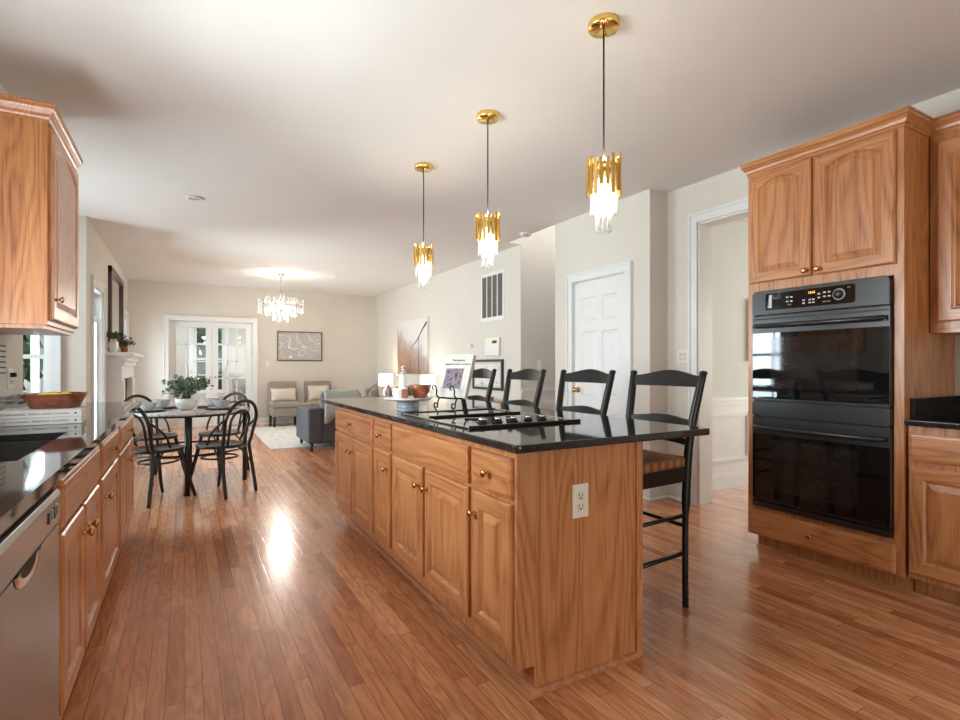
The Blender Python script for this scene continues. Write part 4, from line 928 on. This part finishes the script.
# ================================================================== breakfast table
TX, TY = .04, 5.93; TZ = .745
t = thing('dining_table', 'round dining table with a white top, dark rim and slim dark legs', 'table', (TX, TY, 0)); TR = .545
MB().lathe([(0, TZ-.018), (TR, TZ-.018), (TR, TZ), (0, TZ)], seg=64).build('tabletop', MARBLE, t)
MB().lathe([(TR-.03, TZ-.034), (TR+.006, TZ-.034), (TR+.008, TZ-.022), (TR+.006, TZ-.0185), (TR-.03, TZ-.0185)], seg=64, cap=False).build('rim', BENT, t)
for k in range(4):
    a = -PI/2+k*PI/2-.03; MB().tube([(TR*.93*math.cos(a), TR*.93*math.sin(a), 0), (TR*.93*math.cos(a), TR*.93*math.sin(a), TZ-.02)], .0215, 12).build('leg', BENT, t)
m = MB(); m.tube([(TR*.93*math.cos(k*PI/24), TR*.93*math.sin(k*PI/24), .36) for k in range(48)], .010, 8, closed=True); m.build('stretcher_ring', BENT, t)
# bentwood chairs: local frame faces -y?  back at +y side... front toward +x
def bentwood(label, loc, rz):
    t = thing('bentwood_chair', label, 'chair', loc, rz, 'bentwood chairs around the dining table')   # origin under seat centre; faces +x
    bx = -.185
    def loop(hw, top, n=14, zb=.44, lean=.10, x0=bx):
        P = []
        for i in range(5): z = zb+(top-hw-zb)*i/5; P.append((x0-lean*(z-.44)/.42, -hw*(.86+.14*i/5), z))
        for i in range(n+1): a = PI-PI*i/n; z = top-hw+hw*math.sin(a); P.append((x0-lean*(z-.44)/.42, hw*math.cos(a), z))
        for i in range(4, -1, -1): z = zb+(top-hw-zb)*i/5; P.append((x0-lean*(z-.44)/.42, hw*(.86+.14*i/5), z))
        return P
    P = [(-.245, -.180, 0), (-.225, -.176, .14), (-.200, -.168, .30)]
    O = loop(.182, .862); full = P+O+[(x, -y, z) for x, y, z in P[::-1]]
    m = MB(); m.tube(smooth_path(full, 3), .0155, 10); m.build('back_loop', BENT, t)
    MB().tube(smooth_path(loop(.110, .772, zb=.455, x0=bx+.01), 3), .011, 8).build('inner_loop', BENT, t)
    for s in (-1, 1):
        P2 = smooth_path([(bx-.06, .190*s, .70), (bx-.01, .205*s, .66), (bx+.09, .200*s, .57), (bx+.145, .188*s, .47)], 5); MB().tube(P2, .0105, 8).build('side_brace', BENT, t)
        MB().tube(smooth_path([(.120, .130*s, .445), (.150, .150*s, .30), (.190, .175*s, .12), (.225, .190*s, 0)], 5), [.017]*6+[.016]*6+[.014]*4, 10).build('leg', BENT, t)
    MB().lathe([(0, .452), (.185, .452), (.205, .458), (.208, .448), (.205, .432), (.19, .430), (0, .436)], seg=40).build('seat', BENT, t)
    m = MB(); m.tube([(.012+.155*math.cos(k*PI/18), .150*math.sin(k*PI/18), .335) for k in range(36)], .009, 8, closed=True)
    m.build('stretcher_ring', BENT, t)
    for s in (-1, 1):
        MB().tube(smooth_path([(-.205, .165*s, .27), (-.13, .155*s, .36), (-.06, .13*s, .43)], 5), .008, 7).build('corner_brace', BENT, t)
    return t
def face(x, y): return math.atan2(TY-y, TX-x)
c0 = bentwood('dark bentwood chair on the near right of the dining table, back turned to the room', (.295, 5.42, 0), math.radians(131))
dup(c0, (-.205, 5.42, 0), math.radians(44), 'dark bentwood chair on the near left of the dining table, partly behind the counter end')
dup(c0, (.34, 6.36, 0), math.radians(232), 'dark bentwood chair on the far right of the dining table, before the right french door')
dup(c0, (-.26, 6.36, 0), math.radians(-52), 'dark bentwood chair on the far left of the dining table, beside the fireplace')
# place settings
spots = [(-.30, 5.80, 'left'), (.31, 5.80, 'right'), (-.17, 6.20, 'far left'), (.25, 6.20, 'far right')]
def setting(i, x, y, side):
    o = MB().lathe([(0, 0), (.150, 0), (.155, .004), (.150, .008), (0, .008)], seg=40).build('charger_plate', SLOT, loc=(x, y, TZ+.0008)); tag(o, 'black round charger plate at the %s of the table' % side, 'plate', 'black chargers on the dining table')
    o = MB().lathe([(0, 0), (.085, 0), (.125, .010), (.130, .014), (.124, .015), (.084, .005), (0, .005)], seg=40).build('dinner_plate', GREYC, loc=(x, y, TZ+.0092)); tag(o, 'pale grey dinner plate on the %s black charger' % side, 'plate', 'grey plates on the dining table')
    o = MB().lathe([(.038, 0), (.042, .004), (.068, .034), (.082, .070), (.084, .074), (.080, .074), (.064, .036), (.036, .012), (0, .010)], seg=36).build('soup_bowl', GREYC, loc=(x, y, TZ+.0146)); tag(o, 'pale grey bowl stacked on the %s plate' % side, 'bowl', 'grey bowls on the dining table')
for i, (x, y, sd) in enumerate((( -.30, 5.83, 'near left'), (.33, 5.83, 'near right'), (-.20, 6.22, 'far left'), (.27, 6.22, 'far right'))): setting(i, x, y, sd)
# plants ------------------------------------------------------------
def leaves(m, rnd, P, n, size, spread):
    for k in range(n):
        f = .25+.75*rnd.random(); i = min(len(P)-2, int(f*(len(P)-1))); c = Vector(P[i]).lerp(Vector(P[i+1]), rnd.random())
        n_ = Vector((rnd.gauss(0, 1), rnd.gauss(0, 1), rnd.gauss(.5, .8))).normalized(); d = n_.orthogonal().normalized(); d = (Matrix.Rotation(rnd.random()*6.28, 3, n_) @ d); v = n_.cross(d); s_ = size*rnd.uniform(.65, 1.2)
        c = c+Vector((rnd.gauss(0, spread), rnd.gauss(0, spread), rnd.gauss(0, spread*.6)))
        pts = [c]; 
        for a in (-1.0, -.55, 0, .55, 1.0): pts.append(c+d*(s_*(1+math.cos(a*1.3))*.62)+v*(s_*math.sin(a*1.5)*.62)+n_*(.12*s_*abs(a)))
        m.add(pts, [(0, 1, 2, 3), (0, 3, 4, 5)], 0, False)
def plant(name, label, loc, pot_prof, pot_mat, z0_, rad, hgt, nst, nl, size, leafm, seed, flat=.75):
    t = thing(name, label, 'potted plant', loc); rnd = random.Random(seed)
    MB().lathe(pot_prof, seg=36).build('pot', pot_mat, t); fm, sm = MB(), MB()
    for k in range(nst):
        a = 2*PI*k/nst+rnd.uniform(-.4, .4); r = rad*rnd.uniform(.35, 1.0); h = hgt*rnd.uniform(.45, 1.0)*(1.15-.5*r/rad)
        P = bez((.02*math.cos(a), .02*math.sin(a), z0_), (.03*math.cos(a), .03*math.sin(a), z0_+h*.6), (r*.6*math.cos(a), r*.6*math.sin(a), z0_+h), (r*math.cos(a), r*math.sin(a), z0_+h*flat), 8)
        sm.tube(P, .0022, 5); leaves(fm, rnd, P, nl, size, size*.55)
    sm.build('stems', STEM, t); fm.build('foliage', leafm, t); return t
plant('eucalyptus_arrangement', 'silvery green eucalyptus in a white bowl pot on the dining table', (.02, 5.93, TZ+.001),
      [(.045, 0), (.058, .006), (.075, .020), (.096, .055), (.100, .085), (.094, .112), (.088, .112), (.090, .09), (.084, .06), (0, .03)], CERAM, .07, .28, .36, 36, 15, .028, LEAF, 4, flat=.80)
# ================================================================== fireplace wall
FY0, FY1 = 8.42, 10.30; fx = XLV
t = thing('fireplace', 'white mantel fireplace on the left living-room wall under the mirror', 'fireplace', (fx, (FY0+FY1)/2, 0), L_); h2 = (FY1-FY0)/2
m = MB(); m.box(-h2, -h2+.30, -.17, 0, 0, 1.0).box(h2-.30, h2, -.17, 0, 0, 1.0).box(-h2, h2, -.17, 0, 1.0, 1.20)
for s in (-1, 1): m.box(s*(h2-.26), s*(h2-.04), -.185, -.17, .16, .98); m.box(s*(h2-.31), s*(h2+.01), -.19, -.001, .001, .14)
m.box(-h2-.02, h2+.02, -.20, -.0005, 1.1805, 1.24).box(-h2-.05, h2+.05, -.235, 0, 1.24, 1.29).build('surround', WHITE, t, bevel=.004)
MB().box(-h2-.10, h2+.10, -.30, 0, 1.315, 1.36).box(-h2-.075, h2+.075, -.265, 0, 1.29, 1.315).build('mantel_shelf', WHITE, t, bevel=.005)
m = MB(); m.box(-h2+.30, -h2+.46, -.10, 0, 0, 1.0).box(h2-.46, h2-.30, -.10, 0, 0, 1.0).box(-h2+.30, h2-.30, -.10, 0, .80, 1.0); m.build('brick_facing', BRICK, t)
MB().box(-h2+.46, h2-.46, -.06, -.005, 0, .80).build('firebox', SLOT, t)
m = MB(); m.box(-h2+.46, h2-.46, -.085, -.065, .74, .80).box(-h2+.46, -h2+.50, -.085, -.065, .02, .74).box(h2-.50, h2-.46, -.085, -.065, .02, .74).box(-.012, .012, -.085, -.065, .02, .74); m.build('screen_frame', BLKM, t)
t = thing('mirror', 'tall dark-framed mirror hung above the white mantel', 'mirror', (XLV, 9.36, 1.955), L_)
m = MB(); a, b, q = .80, .575, .085
for s in (-1, 1): m.box(s*a, s*(a-q), -.045, 0, -b, b); m.box(-a, a, -.045, 0, s*b, s*(b-q))
m.build('frame', oak('dark_mirror_frame', 'Z', srgb(34, 18, 12), srgb(62, 36, 26), srgb(84, 52, 38)), t, bevel=.008, seg=3)
_mm = NT('mirror_glass'); _mm.set(Base_Color=(.8, .82, .82), Metallic=1, Roughness=.02)
MB().box(-a+q, a-q, -.015, -.002, -b+q, b-q).build('mirror_glass', _mm.m, t)
plant('mantel_plant', 'green leafy sprigs in a white urn at the near end of the mantel', (XLV+.075, 8.42, 1.361), [(.03, 0), (.036, .005), (.052, .04), (.060, .085), (.052, .13), (.036, .155), (.042, .175), (.037, .175), (.033, .155), (0, .10)], CERAM, .13, .15, .24, 16, 11, .026, LEAF2, 8)
plant('mantel_plant', 'trailing green plant in a small tan pot farther along the mantel', (XLV+.17, 8.74, 1.361), [(.034, 0), (.038, .004), (.045, .08), (.048, .10), (.043, .10), (0, .06)], TERRA, .07, .15, .20, 14, 10, .026, LEAF2, 9, flat=.6)
# ================================================================== living room
m = MB(); m.box(1.06, 3.15, 7.83, 10.72, .001, .013); tag(m.build('area_rug', RUG, bevel=.004), 'pale grey woven rug on the living-room floor', 'rug')
def slipper(label, loc, rz):
    t = thing('slipper_chair', label, 'armless chair', loc, rz, 'taupe slipper chairs by the far wall')      # faces -y, origin under seat centre
    MB().box(-.27, .27, -.33, .27, .20, .37).build('seat_base', FABT, t, bevel=.03, seg=4)
    MB().box(-.275, .275, -.345, .20, .365, .475).build('seat_cushion', FABT, t, bevel=.04, seg=4)
    m = MB(); m.prism([(.14, .22), (.29, .22), (.36, .865), (.25, .865)], 'x', -.27, .27); m.build('backrest', FABT, t, bevel=.035, seg=4)
    for x in (-.23, .23):
        for y in (-.29, .23): MB().tube([(x*1.03, y*1.03, 0), (x, y, .22)], [.020, .028], 4).build('leg', DWOOD, t)
    return t
def pillow_mesh(w_, h, th, n=14):
    m = MB(); vs = []
    for sgn in (1, -1):
        for j in range(n+1):
            for i in range(n+1):
                u, v = -1+2*i/n, -1+2*j/n; k = max(0, (1-abs(u)**2.6)*(1-abs(v)**2.6))**.55
                pinch = 1-.06*(1-abs(u*v)); vs.append((u*w_/2*(1-.05*(1-u*u)*0)*pinch, sgn*th/2*k, v*h/2*pinch))
    N = (n+1)**2; fs = []
    for j in range(n):
        for i in range(n):
            a = j*(n+1)+i; q = (a, a+1, a+n+2, a+n+1); fs += [q, tuple(N+k for k in q[::-1])]
    m.add(vs, fs, 0, True); return m
def pillow(label, loc, rot, w_, h, th, mat, group=None):
    o = pillow_mesh(w_, h, th).build('throw_pillow', mat, loc=loc, rot=rot)
    bmx = bmesh.new(); bmx.from_mesh(o.data); bmesh.ops.remove_doubles(bmx, verts=bmx.verts, dist=.0008); bmx.to_mesh(o.data); bmx.free()
    return tag(o, label, 'pillow', group)
sa = slipper('taupe armless chair left of the small side table, nearest the french doors', (1.73, 10.88, 0), 0)
dup(sa, (2.43, 10.88, 0), 0, 'taupe armless chair right of the small side table, partly hidden by the grey armchair')
pillow('cream lumbar pillow on the armless chair nearest the french doors', (1.73, 10.88+.12, .60), (-.16, 0, 0), .50, .27, .12, CREAM)
pillow('cream pillow on the armless chair right of the side table', (2.41, 10.88+.11, .62), (-.16, 0, .1), .44, .32, .13, CREAM)
t = thing('side_table', 'small round wooden side table between the two taupe armless chairs', 'side table', (2.08, 10.60, 0))
MB().lathe([(0, .425), (.17, .425), (.17, .45), (0, .45)], seg=32).build('tabletop', TANW, t); MB().lathe([(.11, 0), (.11, .015), (.02, .03), (.018, .425), (0, .425)], seg=24).build('pedestal', DWOOD, t)
# grey armchair seen from behind, facing the far wall
def grey_seat(name, label, cat, loc, rz, w_, d=.86, group=None, nc=1):
    t = thing(name, label, cat, loc, rz, group); a = .21     # back plane on y=0, faces +y
    MB().box(.02, w_-.02, .004, .2, .105, .57).box(.02, w_-.02, .2, d-.01, .105, .30).build('base', FABG, t, bevel=.02, seg=3)
    for x0 in (0, w_-a): MB().box(x0, x0+a, -.008, d, .10, .592).build('arm', FABG, t, bevel=.035, seg=4)
    MB().prism([(.0, .57), (.20, .50), (.22, .78), (.06, .80)], 'x', a+.005, w_-a-.005).build('backrest', FABG, t, bevel=.03, seg=4)
    iw = (w_-2*a-.01)/nc
    for k in range(nc): MB().box(a+.005+iw*k+.003, a+.005+iw*(k+1)-.003, .20, d+.01, .30, .45).build('seat_cushion', FABG, t, bevel=.035, seg=4)
    for x in (.07, w_-.07):
        for y in (.07, d-.07): MB().tube([(x, y, 0), (x, y, .11)], [.020, .026], 8).build('leg', DWOOD, t)
    return t
grey_seat('armchair', 'charcoal grey armchair seen from behind with a pale throw over its back', 'armchair', (1.475, 7.42, 0), 0, .98)
m = MB(); n = 16; rows = []
prof = [(-.018, .50), (-.022, .60), (-.020, .70), (.015, .79), (.05, .822), (.13, .822), (.20, .805), (.238, .70), (.235, .60), (.232, .50)]
rnd = random.Random(2)
for i in range(n+1):
    u = i/n; dz = .05*math.sin(u*9)*.4; drop = .12*(1-u)**2+.03*math.sin(u*14)
    for k, (y, z) in enumerate(prof):
        wv = .008*math.sin(u*28+k*.7); zz = z-(drop if k < 1 else drop*.5 if k < 2 else 0); rows.append((1.70+.50*u, 7.42+y-abs(wv) if k < 4 else 7.42+y+abs(wv)*.6, zz+(.004*math.sin(u*22) if 3 < k < 7 else 0)))
K = len(prof); m.add(rows, [(i*K+k, i*K+k+1, (i+1)*K+k+1, (i+1)*K+k) for i in range(n) for k in range(K-1)], 0, True)
o = m.build('throw_blanket', SAGE); so = o.modifiers.new('thickness', 'SOLIDIFY'); so.thickness = .012; so.offset = 1; tag(o, 'pale grey throw blanket draped over the back of the charcoal armchair', 'blanket')
# sofa along the right wall, lamps on end tables
grey_seat('sofa', 'charcoal grey sofa along the right living-room wall behind the island', 'sofa', (XLR-.03, 8.30, 0), PI/2, 1.46, .86, nc=2)
pillow('dark taupe pillow at the far end of the sofa by the right wall', (3.06, 9.50, .62), (0, -.25, PI/2-.9), .42, .38, .14, FABT)
pillow('mauve grey pillow in front of the dark one on the sofa', (3.02, 9.28, .60), (0, -.2, PI/2-.6), .42, .36, .14, MAUVE)
pillow('mauve grey pillow on the sofa just left of the lit lamp', (3.30, 9.28, .62), (0, -.2, PI/2-.3), .42, .38, .14, MAUVE)
pillow('small mauve pillow in the middle of the sofa', (3.34, 8.92, .60), (0, -.2, PI/2-.2), .40, .34, .13, MAUVE)
def end_table(label, x, y):
    t = thing('end_table', label, 'end table', (x, y, 0), 0, 'end tables of the sofa')
    MB().box(-.20, .20, -.20, .20, .515, .545).build('tabletop', TANW, t, bevel=.003); MB().box(-.19, .19, -.19, .19, .16, .18).build('shelf', TANW, t)
    for a in (-.18, .18):
        for b in (-.18, .18): MB().box(a-.016, a+.016, b-.016, b+.016, 0, .515).build('leg', DWOOD, t)
def lamp(label, x, y, r, zb):
    t = thing('table_lamp', label, 'table lamp', (x, y, zb), 0, 'lit table lamps beside the sofa')
    MB().lathe([(.06, 0), (.065, .008), (.045, .03), (.055, .09), (.05, .14), (.016, .18), (.010, .20), (.010, .24), (0, .24)], seg=24).build('base', CERAM, t)
    z0_, z1_ = .235, .475
    m = MB().lathe([(r, z0_), (r*.96, z1_)], seg=36, cap=False); o = m.build('lamp_shade', SHADE, t)
    MB().lathe([(0, .27), (.02, .28), (.028, .32), (.02, .36), (0, .37)], seg=14).build('bulb', BULB, t)
    d = bpy.data.lights.new('lamp_light', 'POINT'); d.energy = 1.8; d.color = (1, .86, .70); d.shadow_soft_size = .04; l_ = bpy.data.objects.new('lamp_light', d); COL.objects.link(l_); l_.parent = t; l_.location = (0, 0, .42)
end_table('wooden end table in the far corner under the farther lit lamp', 3.50, 10.00); lamp('lit white drum lamp in the far corner of the living room', 3.50, 10.00, .14, .546)
end_table('wooden end table at the near end of the sofa under the nearer lit lamp', 3.55, 8.05); lamp('lit white drum lamp at the near end of the sofa, below the abstract painting', 3.55, 8.06, .125, .546)
# ================================================================== wall pieces
def framed(name, label, cat, loc, rz, w_, h, fm, canvas, fw=.022, d=.03, matw=0):
    t = thing(name, label, cat, loc, rz); m = MB()
    for s in (-1, 1): m.box(s*w_/2, s*(w_/2-fw), -d, 0, -h/2, h/2); m.box(-w_/2+fw, w_/2-fw, -d, 0, s*h/2, s*(h/2-fw))
    m.build('frame', fm, t, bevel=.002)
    if matw: MB().box(-w_/2+fw, w_/2-fw, -d*.45, -.002, -h/2+fw, h/2-fw).build('mat_board', PAPER, t)
    e = fw+matw; MB().box(-w_/2+e, w_/2-e, -d*.55, -.0015, -h/2+e, h/2-e).build('canvas', canvas, t); return t
GREYF = plain('grey_brown_frame', srgb(96, 84, 76), .5, var=.12)
framed('wall_art', 'framed grey print of loose white swirls on the far wall above the armless chairs', 'picture', (2.113, YF, 1.588), 0, .906, .612, GREYF, ARTS)
t = thing('painting', 'tall abstract canvas in earth tones with dark branch lines on the right living-room wall', 'painting', (XLR, 9.235, 1.535), R_)
MB().box(-.74, .74, -.035, -.001, -.505, .505).build('canvas', ARTA, t)
m = MB(); m.tube([(-.02, -.037, -.02), (.30, -.038, .13), (.52, -.038, .30), (.72, -.038, .42)], [.006, .012, .015, .020], 6, flat=.2).tube([(.36, -.037, .16), (.36, -.037, -.49)], .010, 6, flat=.2); m.build('branch_lines', BLKM, t)
framed('framed_picture', 'dark framed pale print on the right wall above the console, seen between two stools', 'picture', (XLR, 6.43, 1.055), R_, .84, .43, DWOOD, SKETCH, .035, .03, .03)
framed('framed_picture', 'dark framed picture on the dining-room wall at the edge of the oven cabinet', 'picture', (5.268, 3.22, 1.535), 0, .76, .61, DWOOD, SKETCH, .03, .035, .05)
t = thing('console_table', 'slim wooden console table under the dark framed print', 'console table', (XLR-.20, 6.40, 0), 0)
MB().box(-.17, .17, -.62, .62, .68, .715).build('tabletop', TANW, t, bevel=.003)
MB().box(-.15, .15, -.59, .59, .60, .68).build('apron', TANW, t)
for a in (-.145, .145):
    for b in (-.585, .585): MB().box(a-.02, a+.02, b-.02, b+.02, 0, .60).build('leg', TANW, t)
o = MB().lathe([(.05, 0), (.055, .004), (.06, .05), (.056, .05), (.05, .008), (0, .008)], seg=20).build('trinket_bowl', TERRA, loc=(XLR-.22, 6.02, .716)); tag(o, 'small brown dish on the console table under the framed print', 'bowl')
t = thing('return_air_vent', 'white wall grille with dark slots high on the right living-room wall', 'air vent', (XLR, 6.31, 2.155), R_)
MB().box(-.31, .31, -.008, 0, -.34, .34).build('frame', WHITE, t, bevel=.002)
for k in range(4):
    c = -.215+.143*k; b_ = MB().box(c-.058, c+.058, -.0095, -.006, -.29, .29).build('louvre_bay', plain('louvre_shadow', srgb(84, 76, 70), .7) if k == 0 else MATS['louvre_shadow'], t)
    m = MB()
    for q in range(24): m.box(c-.056, c+.056, -.0125, -.009, -.283+q*.0243, -.279+q*.0243)
    m.build('slats', plain('louvre_slat', srgb(142, 134, 126), .6) if k == 0 else MATS['louvre_slat'], b_)
t = thing('thermostat', 'small round white thermostat on the wall left of the keypad', 'thermostat', (XLR, 6.93, 1.48), R_); MB().lathe([(0, 0), (.045, 0), (.045, .014), (.038, .024), (0, .026)], axis='y', seg=26).build('housing', PLATE, t); MB().lathe([(.012, .026), (.012, .030), (0, .030)], axis='y', c=(.01, 0, .008), seg=12).build('dial', GREYC, t)
t = thing('alarm_keypad', 'white alarm keypad with a small dark screen above the framed print', 'keypad', (XLR, 6.28, 1.445), R_)
MB().box(-.19, .19, -.035, 0, -.125, .125).build('housing', PLATE, t, bevel=.008, seg=3); MB().box(.02, .14, -.037, -.034, .045, .085).build('screen', SLOT, t); MB().box(-.17, .17, -.0375, -.034, -.10, .02).build('flip_cover', WHITE, t, bevel=.003)
# sunroom armchair seen through the glass
t = thing('wicker_chair', 'pale wicker armchair with rounded back in the sunroom beyond the french doors', 'armchair', (1.35, 13.0, 0), .3)
WICK = plain('pale_wicker', srgb(176, 168, 158), .9, var=.35, nscale=90, bump=.6, bscale=220)
MB().box(-.30, .30, -.30, .30, .26, .40).build('seat', WICK, t, bevel=.04, seg=4)
arc_patch(.36, .42, .34, .92, .35, PI-.35, 16).build('backrest', WICK, t).modifiers.new('thickness', 'SOLIDIFY').thickness = .05
for s in (-1, 1): MB().tube(smooth_path([(.34*s, .20, .62), (.36*s, -.10, .62), (.33*s, -.28, .56), (.30*s, -.28, .30)], 4), .03, 10).build('arm', WICK, t)
for a in (-.26, .26):
    for b in (-.26, .26): MB().tube([(a, b, 0), (a, b, .28)], .022, 8).build('leg', WICK, t)
# white porch post outside the nook
t = thing('porch_post', 'white square porch post outside the nook window', 'post', (-1.55, 8.05, -.30)); MB().box(-.035, .035, -.035, .035, .16, 3.1).build('shaft', WHITE, t); MB().box(-.085, .085, -.085, .085, 0, .16).build('plinth', WHITE, t)
